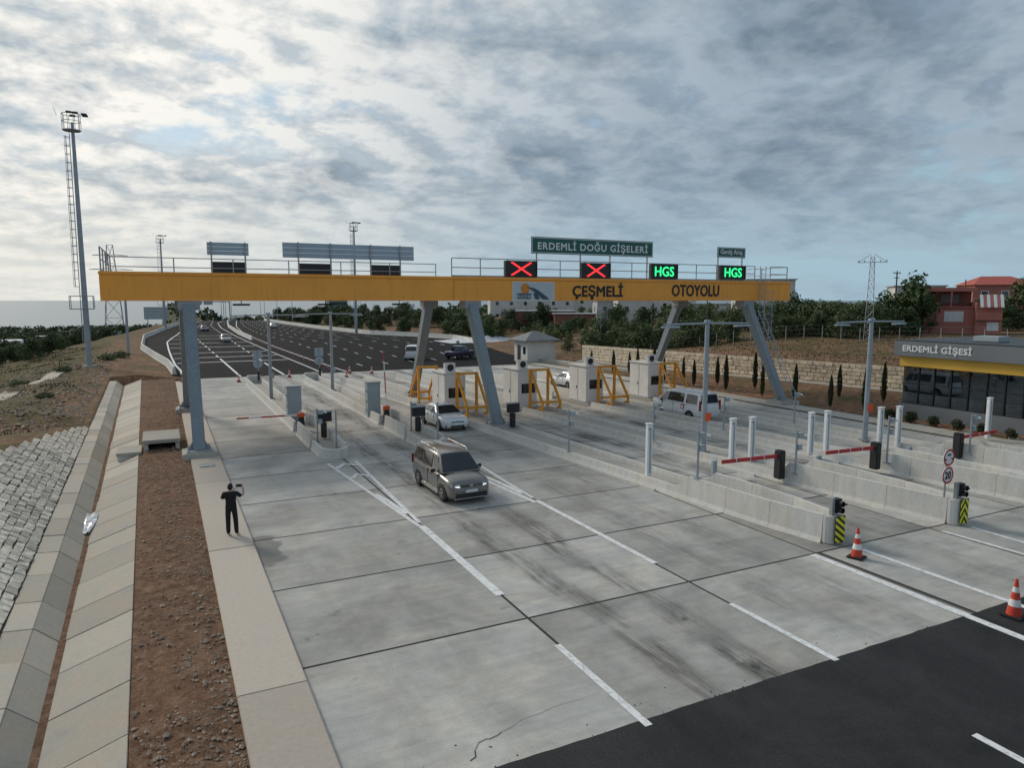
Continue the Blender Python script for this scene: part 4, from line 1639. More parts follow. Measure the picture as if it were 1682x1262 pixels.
# ---- barrier gates with red arms (right) and orange hoods (left)
def gate_r(x, y, dx, label):
    g = thing('barrier_gate', label, 'barrier gate', (x, y, .2), group='barrier gates with red arms')
    MB().box(x - .16, x + .16, y - .19, y + .19, .2, 1.42).obj('housing', 'black_plastic', g, bevel=.03)
    MB().box(x - .14, x + .14, y - .17, y + .17, 1.423, 1.47).obj('cap', 'black_plastic', g, bevel=.01)
    s = 1 if dx > 0 else -1
    MB().bar((x + s * .17, y, 1.22), (x + dx, y + .25, 1.2), .06, .16).obj('arm', 'red_paint', g)
    for k in range(1, 4):
        t = k / 4
        p = Vector((x + s * .17, y, 1.22)).lerp(Vector((x + dx, y + .25, 1.2)), t)
        MB().cbox(p, (.03, .075, .175)).obj('reflector', 'sign_white', g)


gate_r(24.0, 21.9, -3.1, 'black barrier gate with red arm left of the chevron wall')
gate_r(29.35, 21.2, -3.0, 'black barrier gate with red arm between the two column pairs')
gate_r(35.1, 20.9, 3.6, 'black barrier gate behind round signs with red arm pointing right')
for (x, y) in ((22.2, 24.0), (27.3, 22.6), (33.0, 22.0)):
    tag(MB().box(x - .12, x + .12, y - .08, y + .08, .2 if x != 22.2 else 0, .75).obj('junction_box', 'cabinet_grey', bevel=.02, loc=(x, y, 0)),
        {22.2: 'small grey box beside the first black gate', 27.3: 'small grey box on the island left of the second black gate', 33.0: 'small grey box right of the second black gate'}[x], 'box', 'small grey boxes')


def gate_l(x, y, up, label):
    g = thing('barrier_gate', label, 'barrier gate', (x, y, .18), group='barrier gates with orange hoods')
    MB().box(x - .17, x + .17, y - .17, y + .17, .18, .98).obj('housing', 'black_plastic', g, bevel=.03)
    MB().lathe([(.235, .985), (.235, 1.15), (.2, 1.22), (.08, 1.24)], 14, (x, y, 0)).obj('hood', 'orange_hood', g, smooth=True)
    MB().lathe([(.06, 1.242), (.07, 1.32), (.03, 1.35)], 10, (x, y, 0)).obj('beacon', 'sign_white', g, smooth=True)
    d = Vector((-.03, .02, 1.0)) if up else Vector((-1.0, .06, 0.0))
    L = 3.4
    p0 = Vector((x, y, 1.1)) + (Vector((0, 0, .26)) if up else Vector((-.24, 0, 0)))
    cols = ['sign_white', 'red_paint', 'red_paint', 'sign_white', 'red_paint']
    for i in range(5):
        MB().bar(p0 + d * (L * i / 5), p0 + d * (L * (i + 1) / 5 - .004), .05, .09, up=(0, 0, 1) if not up else (0, 1, 0)).obj('arm_section', cols[i], g)


gate_l(7.3, 43.4, False, 'orange topped barrier gate with lowered striped arm at left')
gate_l(12.75, 43.9, True, 'orange topped barrier gate with raised arm beside the second grey cabinet')

# ---- grey equipment cabinets
def cabinet(x, y, label):
    c = thing('equipment_cabinet', label, 'cabinet', (x, y, .18), group='tall grey cabinets')
    MB().box(x - .46, x + .42, y - .35, y + .35, .2, 2.45).obj('body', 'cabinet_grey', c, bevel=.02)
    MB().box(x - .52, x + .48, y - .41, y + .41, 2.453, 2.53).obj('roof', 'cabinet_grey', c, bevel=.02)
    MB().box(x - .36, x + .34, y - .362, y - .351, .35, 2.35).obj('door', 'cabinet_grey', c, bevel=.004)
    for z in (.6, 1.2, 1.9):
        MB().cbox((x - .472, y - .1, z), (.02, .1, .16)).obj('latch', 'black_plastic', c)


cabinet(7.42, 46.6, 'tall grey cabinet on the leftmost island')
cabinet(12.62, 46.6, 'tall grey cabinet on the island behind the taupe van')

# ---- payment displays / signals on posts
def signal(x, y, label, zb=.18):
    s = thing('lane_signal', label, 'signal', (x, y, zb), group='black lane signals')
    MB().tube((x, y, zb), (x, y, zb + 1.1), .05, n=8).obj('post', 'galvanised', s)
    MB().box(x - .4, x + .4, y - .13, y + .1, zb + 1.0, zb + 1.55).obj('display', 'black_plastic', s, bevel=.02)
    MB().box(x - .44, x + .44, y - .2, y + .12, zb + 1.553, zb + 1.6).obj('visor', 'galvanised', s)
    MB().box(x - .2, x + .1, y - .16, y + .1, zb + .1, zb + .96).obj('terminal', 'black_plastic', s, bevel=.02)


signal(7.98, 39.9, 'black display on the leftmost island beside its nose post')
signal(13.35, 39.3, 'black display left of the white sedan')
signal(18.95, 38.0, 'black display behind the foot of the middle gantry leg', .2)


def nose_signal(x, y, label, chevron):
    s = thing('nose_signal', label, 'traffic light', (x, y, HIGH), group='traffic lights on the island noses')
    MB().box(x - .2, x - .08, y - .06, y + .06, HIGH, HIGH + .58).obj('post', 'galvanised_dull', s)
    MB().box(x - .07, x + .22, y - .1, y + .14, HIGH + .06, HIGH + .54).obj('head', 'black_plastic', s, bevel=.02)
    for z in (.18, .4):
        MB().lathe([(.09, -.101), (.1, -.25), (.085, -.25), (.08, -.1)], 12, (x + .08, y, HIGH + z), 'y').obj('visor', 'black_plastic', s)
    MB().tube((x + .22, y - .05, HIGH + .32), (x + .42, y - .12, HIGH + .32), .035, n=6).obj('camera', 'black_plastic', s)


def hazard(x, y, label, chevron):
    s = thing('hazard_board', label, 'hazard board', (x, y, .1), group='hazard boards on the island noses')
    w, z0, z1 = .22, .08, .98
    MB().box(x - w, x + w, y - .035, y, z0, z1).obj('board', 'black_paint', s)
    n = 5

    def clip(poly, lo, hi):
        def cut(P, f):
            out = []
            for i in range(len(P)):
                a, b = P[i], P[(i + 1) % len(P)]
                fa, fb = f(a), f(b)
                if fa >= 0:
                    out.append(a)
                if (fa >= 0) != (fb >= 0):
                    t = fa / (fa - fb)
                    out.append((lerp(a[0], b[0], t), lerp(a[1], b[1], t)))
            return out
        return cut(cut(poly, lambda p: p[1] - lo), lambda p: hi - p[1])
    pitch = (z1 - z0) / (3 if chevron else 4)
    for k in range(-3, 7):
        zb = z0 + k * pitch
        hgt = pitch * .52
        if chevron:
            polys = [[(x - w, zb), (x, zb + .3), (x, zb + .3 + hgt), (x - w, zb + hgt)], [(x, zb + .3), (x + w, zb), (x + w, zb + hgt), (x, zb + .3 + hgt)]]
        else:
            polys = [[(x - w, zb + .32), (x + w, zb), (x + w, zb + hgt), (x - w, zb + .32 + hgt)]]
        for q in polys:
            q = clip(q, z0 + .012, z1 - .012)
            if len(q) > 2:
                MB().prism(q, 'y', y - .042, y - .0355).obj('stripe', 'hazard_yellow', s)


def nose_c(k, ny):
    return isl_l(k, 18.2) + 0.75


hazard(nose_c(0, 0) - .02, 15.26, 'hazard board with yellow diagonal stripes beside the cone', False)
hazard(nose_c(1, 0) - .02, 14.66, 'hazard board with yellow upward chevrons', True)
nose_signal(nose_c(0, 0) + .02, 15.5, 'small black traffic light above the diagonal hazard board', 0)
nose_signal(nose_c(1, 0) + .02, 14.9, 'small black traffic light above the chevron hazard board', 0)

# ---- round signs
rs = thing('round_signs', 'two round red rimmed signs on one pole, lower reads twenty', 'sign', (24.92, 15.2, HIGH))
MB().tube((24.92, 15.2, HIGH), (24.92, 15.2, 2.75), .035, n=8).obj('pole', 'galvanised_dull', rs)
for z, kind in ((2.42, 'w'), (1.77, 'n')):
    p = MB().lathe([(.315, -.02), (.315, 0.0)], 28, (24.92, 15.14, z), 'y').obj('disc', 'sign_white', rs)
    vs, fs = [], []
    for i in range(28):
        a = 2 * math.pi * i / 28
        for r_, yy in ((.245, 15.114), (.312, 15.114), (.312, 15.1195), (.245, 15.1195)):
            vs.append((24.92 + r_ * math.cos(a), yy, z + r_ * math.sin(a)))
    for i in range(28):
        k2 = (i + 1) % 28
        for j in range(4):
            fs.append((i * 4 + j, k2 * 4 + j, k2 * 4 + (j + 1) % 4, i * 4 + (j + 1) % 4))
    MB().add(vs, fs).obj('rim', 'red_paint', rs)
    if kind == 'n':
        text_obj('20', 'digits', 'black_paint', rs, 24.92, 15.1195, z - .13, .33, .26, .004, .05)
    else:
        for sx in (-1, 1):
            MB().prism([(24.92 + sx * .24, z - .12), (24.92 + sx * .24, z - .02), (24.92 + sx * .1, z - .07)], 'y', 15.113, 15.1195).obj('arrow_mark', 'black_paint', rs)
        MB().box(24.82, 25.02, 15.113, 15.1195, z + .06, z + .13).obj('figure_mark', 'logo_slate', rs)

# ---- backs of signs at the far ends of the left islands
for (x, y, lab) in ((8.0, 70.0, 'grey back of paired signs at the far end of the leftmost island'), (13.9, 71.0, 'grey back of paired signs at the far end of the second island')):
    s_ = thing('paired_signs', lab, 'sign', (x, y, .18), group='sign backs at the far island ends')
    MB().tube((x, y, .18), (x, y, 3.3), .04, n=8).obj('pole', 'galvanised_dull', s_)
    MB().box(x - .42, x + .42, y + .05, y + .07, 2.45, 3.3).obj('panel', 'sign_back', s_)
    MB().lathe([(.42, .05), (.42, .07)], 20, (x, y, 2.0), 'y').obj('disc', 'sign_back', s_)
    MB().box(x - .1, x + .1, y - .16, y - .05, .5, 1.3).obj('control_box', 'black_plastic', s_)

# ---- traffic cones
def cone_proto(small=False):
    c = thing('traffic_cone', 'x', 'traffic cone')
    MB().box(-.24, .24, -.24, .24, 0, .05).obj('base', 'rubber', c, bevel=.02, local=True)
    zs = [(.05, .17, .28, .138), (.28, .138, .45, .107), (.45, .107, .63, .078), (.63, .078, .76, .058), (.76, .058, .96, .028)]
    for i, (z0, r0, z1, r1) in enumerate(zs):
        MB().lathe([(r0, z0), (r1, z1)], 16, (0, 0, 0)).obj('body' if i % 2 == 0 else 'white_band', 'cone_red' if i % 2 == 0 else 'sign_white', c, smooth=True, local=True)
    return c


cp = cone_proto()
place(cp, True, (19.07, 14.2, .014), .3, 'red and white traffic cone beside the diagonal hazard board', 'traffic cones')
place(cp, False, (19.02, 9.62, .014), .1, 'red and white traffic cone at the right edge on asphalt', 'traffic cones', 1.03)
for (x, y, lab) in ((6.55, 73.4, 'red and white cone at far end of the leftmost island'), (11.7, 75.7, 'red and white cone on the far lane line between two islands'),
                    (17.0, 73.0, 'red and white cone at far end of the second island'), (1.62, 74.6, 'red and white cone at the far end of the kerb walk'),
                    (18.3, 77.0, 'red and white cone at the start of the median'), (20.4, 75.6, 'red and white cone behind the second cabinet')):
    place(cp, False, (x, y, .13 if x < 2 else .004), random.random(), lab, 'traffic cones', .92)
# delineators along the median
dm = MB().tube((0, 0, 0), (0, 0, .75), .05, n=6).mesh('post', 'cone_red')
db = MB().tube((0, 0, .3), (0, 0, .5), .054, n=6).mesh('band', 'sign_white')
for k in range(20):
    y = 82 + k * 3.4
    r = thing('delineator_post', 'thin red delineator post in the row along the motorway median', 'delineator', ((interp(MEDL, y) + interp(MEDR, y)) / 2, y, .003), group='delineators along the median')
    share('post', dm, r)
    share('band', db, r)

# ---- double armed lamp posts
def t_lamp(x, y, label, z0=.2, h=6.65, rz=0.0, arm=2.75):
    t = thing('lamp_post', label, 'lamp post', (x, y, z0), rz, group='double armed lamp posts')
    MB().tube((0, 0, 0), (0, 0, h), .145, .11, 12).obj('pole', 'galvanised', t, smooth=True, local=True)
    MB().box(-.25, .25, -.25, .25, 0, .05).obj('base_plate', 'galvanised_dull', t, local=True)
    MB().tube((0, 0, h + .002), (0, 0, h + .16), .19, .17, 12).obj('cap', 'galvanised', t, local=True)
    for s in (-1, 1):
        a = MB().tube((s * .17, 0, h - .02), (s * arm, 0, h - .05), .055, .04, 8).obj('arm', 'galvanised', t, local=True)
        MB().hexa([(s * (arm - .9), -.14, h - .22), (s * (arm + .1), -.1, h - .2), (s * (arm + .1), .1, h - .2), (s * (arm - .9), .14, h - .22)],
                  [(s * (arm - .9), -.12, h - .14), (s * (arm + .1), -.08, h - .13), (s * (arm + .1), .08, h - .13), (s * (arm - .9), .12, h - .14)]).obj('lamp_head', 'cabinet_grey', a, local=True)
        MB().tube((s * (arm - .4), 0, h - .13), (s * (arm - .4), 0, h - .06), .03, n=6).obj('bracket', 'galvanised', a, local=True)
    MB().cbox((.1, -.17, 1.85), (.3, .1, .42)).obj('notice_box', 'sign_back' if x < 20 else 'orange_hood', t, local=True)


t_lamp(24.75, 27.6, 'double armed lamp post in front of the white minibus')
t_lamp(35.0, 26.0, 'double armed lamp post before the stone wall left of the office')
t_lamp(7.6, 58.5, 'double armed lamp post on the leftmost island')
t_lamp(13.1, 61.5, 'double armed lamp post on the second island')

# ================================================================ VEHICLES
def wheel(parent, x, y, r=.33, w=.2, side=1):
    prof = [(r * .62, -w / 2), (r * .93, -w / 2), (r, -w * .3), (r, w * .3), (r * .93, w / 2), (r * .62, w / 2)]
    t = MB().lathe(prof, 20, (x, y, r), 'x').obj('wheel', 'rubber', parent, smooth=True, local=True)
    o = side * w * .5
    m = MB().lathe([(r * .62, o - .001 if side > 0 else o + .001), (r * .6, o + side * .012), (r * .18, o + side * .006), (.02, o + side * .015)], 20, (x, y, r), 'x')
    rim = m.obj('rim', 'rim_metal', t, local=True)
    m = MB()
    for k in range(5):
        a = 2 * math.pi * (k + .5) / 5
        b = [(math.cos(a + s) * r * q, math.sin(a + s) * r * q) for s, q in ((-.34, .56), (.34, .56), (.2, .27), (-.2, .27))]
        m.prism([(y + p[0], r + p[1]) for p in b], 'x', x + o + side * .013, x + o + side * .017)
    m.obj('spoke_gap', 'black_paint', rim, local=True)


def make_car(name, label, spec, loc, rz, group=None):
    """front points to -Y"""
    S = spec
    car = thing(name, label, S['cat'], loc, rz, group)
    rings = []
    for (y, w, zb, zs, zt) in S['body']:
        half = [(0, zb), (w * .86, zb), (w * .97, zb + .07), (w, lerp(zb, zs, .42)), (w * .995, lerp(zb, zs, .7)), (w * .965, zs - .05), (w * .90, zs), (w * .62, lerp(zs, zt, .75)), (0, zt)]
        ring = [(x, y, z) for x, z in half] + [(-x, y, z) for x, z in half[-2:0:-1]]
        rings.append(ring)
    body = MB().loft(rings).obj('body', S['paint'], car, local=True, smooth=True)
    sd = body.modifiers.new('s', 'SUBSURF')
    sd.levels = sd.render_levels = 1
    # greenhouse
    g = S['green']
    G = []
    for (yb, yt, wb, wt, zb, zt) in g:
        G.append([(-wb, yb, zb), (-wt, yt, zt - .05), (-wt * .86, yt, zt), (0, yt, zt + .025), (wt * .86, yt, zt), (wt, yt, zt - .05), (wb, yb, zb)])
    m = MB()
    vs = [p for r_ in G for p in r_]
    fs = []
    for j in range(len(G) - 1):
        for i in range(6):
            fs.append((j * 7 + i, j * 7 + i + 1, (j + 1) * 7 + i + 1, (j + 1) * 7 + i))
    fs.append((0, 1, 2, 3, 4, 5, 6))
    e = (len(G) - 1) * 7
    fs.append((e + 6, e + 5, e + 4, e + 3, e + 2, e + 1, e))
    m.add(vs, fs)
    cab = m.obj('cabin', S['paint'], car, bevel=.03, local=True, smooth=True)

    def side_pt(s, t, v):
        n = len(g) - 1
        k = min(n - 1, int(t * n))
        f = t * n - k
        a, b = g[k], g[k + 1]
        base = (lerp(a[2], b[2], f), lerp(a[0], b[0], f), lerp(a[4], b[4], f))
        top = (lerp(a[3], b[3], f), lerp(a[1], b[1], f), lerp(a[5], b[5], f) - .05)
        return Vector((s * (lerp(base[0], top[0], v) + .022), lerp(base[1], top[1], v), lerp(base[2], top[2], v)))
    for (t0, t1, v0, v1) in S['windows']:
        for s in (-1, 1):
            n = 16
            A = [side_pt(s, lerp(t0, t1, i / n), v0) for i in range(n + 1)]
            B = [side_pt(s, lerp(t0, t1, i / n), v1) for i in range(n + 1)]
            m = MB()
            m.loft([A, B], cap=False, closed=False)
            m.obj('side_window', 'dark_glass', car, local=True, fix=False)
    a = g[0]
    z0 = Vector((0, a[0], a[4]))
    z1 = Vector((0, a[1], a[5]))
    nrm = Vector((0, -(z1 - z0).z, (z1 - z0).y)).normalized() * -1
    nrm = Vector((0, -abs((z1 - z0).z), abs((z1 - z0).y))).normalized()

    def glass(a, name, v0, v1, wi, nv):
        m = MB()
        rows = []
        for v in (v0, lerp(v0, v1, .5), v1):
            yy, zz = lerp(a[0], a[1], v), lerp(a[4], a[5] - .0, v)
            w = lerp(a[2], a[3] * .95, v) * wi
            rows.append([Vector((w * u, yy, zz + .02 * (1 - u * u) * v)) + nv * .02 for u in (-1, -.5, 0, .5, 1)])
        m.loft(rows, cap=False, closed=False)
        return m.obj(name, 'dark_glass', car, local=True, fix=False)
    glass(a, 'windscreen', .07, .93, .93, nrm)
    b = g[-1]
    nb = Vector((0, abs(b[5] - b[4]), abs(b[1] - b[0]))).normalized()
    glass(b, 'rear_window', .2, .88, .88, nb)
    W = S['w']
    # wheels and arches
    for y in S['axles']:
        r = S['wr']
        for s in (-1, 1):
            arch = [(y + (r + .075) * math.cos(q), r + (r + .075) * math.sin(q)) for q in [math.pi * i / 14 for i in range(15)]]
            arch = [(y + r + .075, .22)] + arch + [(y - r - .075, .22)]
            x1 = s * (W + .006)
            x0 = s * (W - .25)
            MB().prism(arch, 'x', min(x0, x1), max(x0, x1)).obj('wheel_arch', 'black_plastic', car, local=True)
            wheel(car, s * (W - .085), y, r, .2, s)
    f = S['front']
    for s in (-1, 1):
        q = f['lamp']                      # (x0,x1,y0,y1,z0,z1): inner x, outer x, y inner, y outer
        MB().hexa([(s * q[0], q[2] - .01, q[4] + .02), (s * q[1], q[3] - .02, q[4] + .04), (s * q[1], q[3] + .2, q[4] + .04), (s * q[0], q[2] + .2, q[4] + .02)],
                  [(s * q[0], q[2] + .03, q[5] - .03), (s * q[1], q[3] + .05, q[5]), (s * q[1], q[3] + .25, q[5]), (s * q[0], q[2] + .25, q[5] - .03)]).obj('headlight', 'chrome', car, local=True, bevel=.015)
        MB().hexa([(s * q[0], q[2] - .017, q[4] + .025), (s * lerp(q[0], q[1], .6), lerp(q[2], q[3], .6) - .024, q[4] + .035), (s * lerp(q[0], q[1], .6), lerp(q[2], q[3], .6) + .05, q[4] + .035), (s * q[0], q[2] + .05, q[4] + .025)],
                  [(s * q[0], q[2] - .010, q[4] + .06), (s * lerp(q[0], q[1], .6), lerp(q[2], q[3], .6) - .015, q[4] + .075), (s * lerp(q[0], q[1], .6), lerp(q[2], q[3], .6) + .05, q[4] + .075), (s * q[0], q[2] + .05, q[4] + .06)]).obj('running_light', 'lamp_white' if f.get('lit') else 'chrome', car, local=True)
    for nm, mt, (x0, x1, y, z0, z1, d) in f['boxes']:
        MB().box(x0, x1, y, y + d, z0, z1).obj(nm, mt, car, bevel=.012, local=True)
    for s in (-1, 1):
        mx, my, mz = S['mirror']
        MB().hexa([(s * mx, my, mz), (s * (mx + .2), my + .02, mz), (s * (mx + .2), my + .1, mz), (s * mx, my + .1, mz)],
                  [(s * mx, my, mz + .13), (s * (mx + .18), my + .02, mz + .15), (s * (mx + .18), my + .1, mz + .15), (s * mx, my + .1, mz + .13)]).obj('mirror', S.get('mirror_mat', 'black_plastic'), car, bevel=.02, local=True)
        MB().box(min(s * (W - .16), s * (W - .01)), max(s * (W - .16), s * (W - .01)), S['tail'][0], S['tail'][0] + .06, S['tail'][1], S['tail'][2]).obj('tail_light', 'tail_red', car, bevel=.01, local=True)
        for hy in S.get('handles', ()):
            MB().cbox((s * (W + .008), hy, S['hz']), (.025, .16, .035)).obj('door_handle', S['paint'], car, local=True)
        for sy in S.get('seams', ()):
            MB().box(min(s * (W - .03), s * (W + .0035)), max(s * (W - .03), s * (W + .0035)), sy - .007, sy + .007, .42, S['hz'] + .1).obj('door_seam', 'black_plastic', car, local=True)
        if S.get('sill'):
            MB().box(min(s * (W - .1), s * (W + .012)), max(s * (W - .1), s * (W + .012)), S['sill'][0], S['sill'][1], .22, .34).obj('sill_trim', S.get('sill_mat', 'black_plastic'), car, bevel=.01, local=True)
        if S.get('rails'):
            ra, rb, rx, rz_ = S['rails']
            m = MB()
            m.path([(s * rx, ra, rz_ - .05), (s * rx, ra + .15, rz_ + .03), (s * rx, rb - .15, rz_ + .04), (s * rx, rb, rz_ - .04)], .02, 6)
            m.obj('roof_rail', 'chrome', car, local=True)
    return car


CADDY = dict(cat='van', paint='paint_taupe', w=.925, wr=.335, axles=(-1.38, 1.38), hz=.93, handles=(-.15, .75), seams=(-.95, .22), sill=(-.95, .95), sill_mat='chrome',
             body=[(-2.27, .60, .36, .56, .60), (-2.24, .72, .26, .70, .76), (-2.12, .84, .21, .86, .93), (-1.9, .90, .2, .95, 1.01), (-1.38, .925, .2, 1.0, 1.10), (-1.05, .925, .2, 1.03, 1.16), (-.6, .925, .2, 1.06, 1.14),
                   (.6, .925, .2, 1.08, 1.12), (1.5, .925, .2, 1.1, 1.12), (2.1, .915, .22, 1.1, 1.12), (2.25, .88, .3, 1.06, 1.08), (2.28, .84, .42, .95, .97)],
             green=[(-1.28, -.52, .86, .66, 1.10, 1.74), (-.3, -.1, .895, .71, 1.06, 1.80), (.8, .85, .90, .73, 1.07, 1.82), (1.7, 1.68, .90, .73, 1.08, 1.81), (2.24, 2.08, .87, .70, 1.06, 1.77)],
             windows=[(.06, .235, .1, .84), (.27, .53, .12, .86), (.57, .9, .12, .84)],
             front=dict(lit=True, lamp=(.46, .82, -2.25, -2.12, .69, .85), boxes=[('grille', 'black_plastic', (-.5, .5, -2.262, .70, .79, .06)), ('lower_intake', 'black_plastic', (-.66, .66, -2.287, .29, .47, .1)),
                                                                       ('bumper_trim', 'chrome', (-.72, .72, -2.27, .245, .28, .1)), ('number_plate', 'sign_white', (-.26, .26, -2.305, .50, .61, .03)), ('badge', 'chrome', (-.07, .07, -2.275, .72, .80, .03)),
                                                                       ('grille_bar', 'chrome', (-.5, .5, -2.27, .738, .752, .03))]),
             mirror=(.93, -.78, 1.07), tail=(2.2, .85, 1.25), rails=(-.35, 1.95, .64, 1.83))
SEDAN = dict(cat='car', paint='paint_white', w=.90, wr=.315, axles=(-1.36, 1.34), hz=.83, handles=(.2, 1.0), seams=(-.55, .5), mirror_mat='paint_white',
             body=[(-2.28, .55, .34, .52, .55), (-2.25, .70, .24, .62, .66), (-2.12, .82, .2, .74, .78), (-1.85, .88, .18, .82, .86), (-1.36, .90, .18, .87, .93), (-.95, .90, .18, .9, .97), (-.4, .90, .18, .92, .97),
                   (.6, .90, .18, .93, .97), (1.4, .90, .18, .96, 1.0), (2.0, .87, .2, .97, 1.02), (2.25, .80, .28, .95, .99), (2.31, .7, .4, .8, .85)],
             green=[(-1.12, -.28, .82, .56, .95, 1.40), (-.2, .1, .845, .60, .93, 1.46), (.6, .65, .85, .60, .94, 1.455), (1.2, 1.05, .83, .58, .96, 1.40), (1.85, 1.35, .76, .54, .99, 1.32)],
             windows=[(.08, .46, .1, .84), (.49, .86, .1, .82)],
             front=dict(lamp=(.40, .78, -2.25, -2.1, .57, .72), boxes=[('grille', 'black_plastic', (-.42, .42, -2.272, .56, .63, .06)), ('lower_intake', 'black_plastic', (-.45, .45, -2.287, .27, .40, .1)), ('number_plate', 'sign_white', (-.26, .26, -2.305, .42, .52, .03)),
                                                             ('badge', 'chrome', (-.06, .06, -2.285, .58, .69, .03)), ('fog_recess', 'black_plastic', (-.76, -.56, -2.22, .3, .42, .1)), ('fog_recess', 'black_plastic', (.56, .76, -2.22, .3, .42, .1))]),
             mirror=(.88, -.62, .95), tail=(2.2, .75, .95))
MINIBUS = dict(cat='van', paint='paint_white', w=.95, wr=.34, axles=(-1.5, 1.5), hz=1.0, handles=(-.5, .6), seams=(-1.2, -.1, 1.0),
               body=[(-2.45, .62, .38, .62, .66), (-2.42, .75, .28, .8, .84), (-2.3, .87, .22, .95, 1.0), (-2.0, .93, .2, 1.05, 1.12), (-1.5, .95, .2, 1.1, 1.2), (-1.0, .95, .2, 1.12, 1.2), (0, .95, .2, 1.14, 1.18), (1.6, .95, .2, 1.14, 1.18), (2.3, .94, .22, 1.14, 1.18), (2.43, .9, .3, 1.1, 1.12), (2.46, .86, .42, 1.0, 1.02)],
               green=[(-1.85, -1.05, .87, .68, 1.12, 1.86), (-.8, -.6, .92, .74, 1.12, 1.94), (.5, .5, .925, .76, 1.12, 1.96), (1.8, 1.78, .925, .76, 1.12, 1.95), (2.42, 2.3, .9, .74, 1.1, 1.9)],
               windows=[(.05, .24, .1, .86), (.26, .58, .1, .86), (.62, .9, .1, .86)],
               front=dict(lamp=(.5, .85, -2.44, -2.32, .76, .93), boxes=[('grille', 'black_plastic', (-.5, .5, -2.44, .76, .9, .06)), ('lower_intake', 'black_plastic', (-.6, .6, -2.455, .36, .5, .1)), ('number_plate', 'sign_white', (-.26, .26, -2.47, .56, .67, .03))]),
               mirror=(.95, -1.2, 1.1), tail=(2.4, .8, 1.45))
PICKUP = dict(cat='pickup', paint='paint_blue', w=.92, wr=.38, axles=(-1.6, 1.6), hz=.95, seams=(-.6, .3),
              body=[(-2.6, .65, .45, .7, .75), (-2.55, .8, .38, .9, .95), (-2.3, .9, .35, 1.0, 1.06), (-1.6, .92, .35, 1.06, 1.14), (-1.0, .92, .35, 1.08, 1.16), (0, .92, .35, 1.1, 1.12), (1.2, .92, .35, 1.1, 1.12), (2.4, .92, .38, 1.1, 1.12), (2.62, .9, .45, 1.05, 1.06)],
              green=[(-1.05, -.45, .84, .66, 1.1, 1.7), (-.2, 0, .87, .7, 1.1, 1.78), (.5, .5, .87, .7, 1.1, 1.78), (1.0, .95, .86, .68, 1.1, 1.74)],
              windows=[(.06, .5, .1, .86), (.54, .95, .1, .86)],
              front=dict(lamp=(.5, .85, -2.5, -2.3, .8, .95), boxes=[('grille', 'black_plastic', (-.5, .5, -2.58, .68, .9, .06)), ('number_plate', 'sign_white', (-.26, .26, -2.61, .5, .61, .03))]),
              mirror=(.92, -.7, 1.1), tail=(2.55, .85, 1.1))
make_car('family_van', 'taupe family van with roof rails driving towards the camera', CADDY, (10.57, 27.15, .004), R(0.6))
make_car('sedan_car', 'white sedan leaving the lane behind the taupe van', SEDAN, (15.85, 41.7, .004), R(1.0))
mb_ = make_car('minibus_van', 'white minibus with round red badge driving away past the lamp post', MINIBUS, (31.9, 37.6, .004), R(180 + 2))
MB().lathe([(.17, -.962), (.17, -.955)], 20, (0, -.85, .92), 'x').obj('round_badge', 'red_paint', mb_, local=True)
MB().lathe([(.1, -.966), (.1, -.9625)], 16, (0, -.85, .92), 'x').obj('badge_centre', 'sign_white', mb_, local=True)
for o in list(mb_.children):
    if o.name.startswith(('round_badge', 'badge_centre')):
        o.rotation_euler = (0, 0, math.pi)
        o.location = (0, 0.0, 0)
make_car('delivery_van', 'white van on the motorway behind the middle gantry legs', MINIBUS, (30.6, 91.8, .01), R(180 - 25))
make_car('pickup_truck', 'dark blue pickup on the motorway right of the middle gantry legs', PICKUP, (36.7, 90.0, .01), R(180 - 55))
make_car('hatch_car', 'white car half hidden behind the second booth', SEDAN, (33.55, 55.8, .004), R(180))
S2 = dict(SEDAN, paint='paint_silver')
make_car('saloon_car', 'silver car with lights approaching on the left carriageway', S2, (10.9, 146.0, .01), R(2))
make_car('saloon_car', 'dark car farthest away on the left carriageway', dict(SEDAN, paint='paint_blue'), (10.0, 200.0, .01), R(4))
make_car('saloon_car', 'white car driving away on the right carriageway near the horizon', SEDAN, (28.7, 214.0, .01), R(186))

# ================================================================ PERSON
def skin_obj(name, nodes, edges, mat, parent, root=0, sub=2, smooth=True):
    """nodes: (x,y,z,rx[,ry])"""
    me = bpy.data.meshes.new(name)
    me.from_pydata([n[:3] for n in nodes], edges, [])
    o = bpy.data.objects.new(name, me)
    C.objects.link(o)
    bm = bmesh.new()
    bm.from_mesh(me)
    lay = bm.verts.layers.skin.verify()
    bm.verts.ensure_lookup_table()
    for i, n in enumerate(nodes):
        bm.verts[i][lay].radius = (n[3], n[4] if len(n) > 4 else n[3])
        bm.verts[i][lay].use_root = (i == root)
    bm.to_mesh(me)
    bm.free()
    me.materials.append(MATS[mat])
    sk = o.modifiers.new('skin', 'SKIN')
    sk.use_smooth_shade = smooth
    s = o.modifiers.new('sub', 'SUBSURF')
    s.levels = s.render_levels = sub
    o.parent = parent
    return o


per = thing('person', 'person in black clothes filming with a raised phone on the kerb walk', 'person', (1.78, 24.75, .135), R(-14))
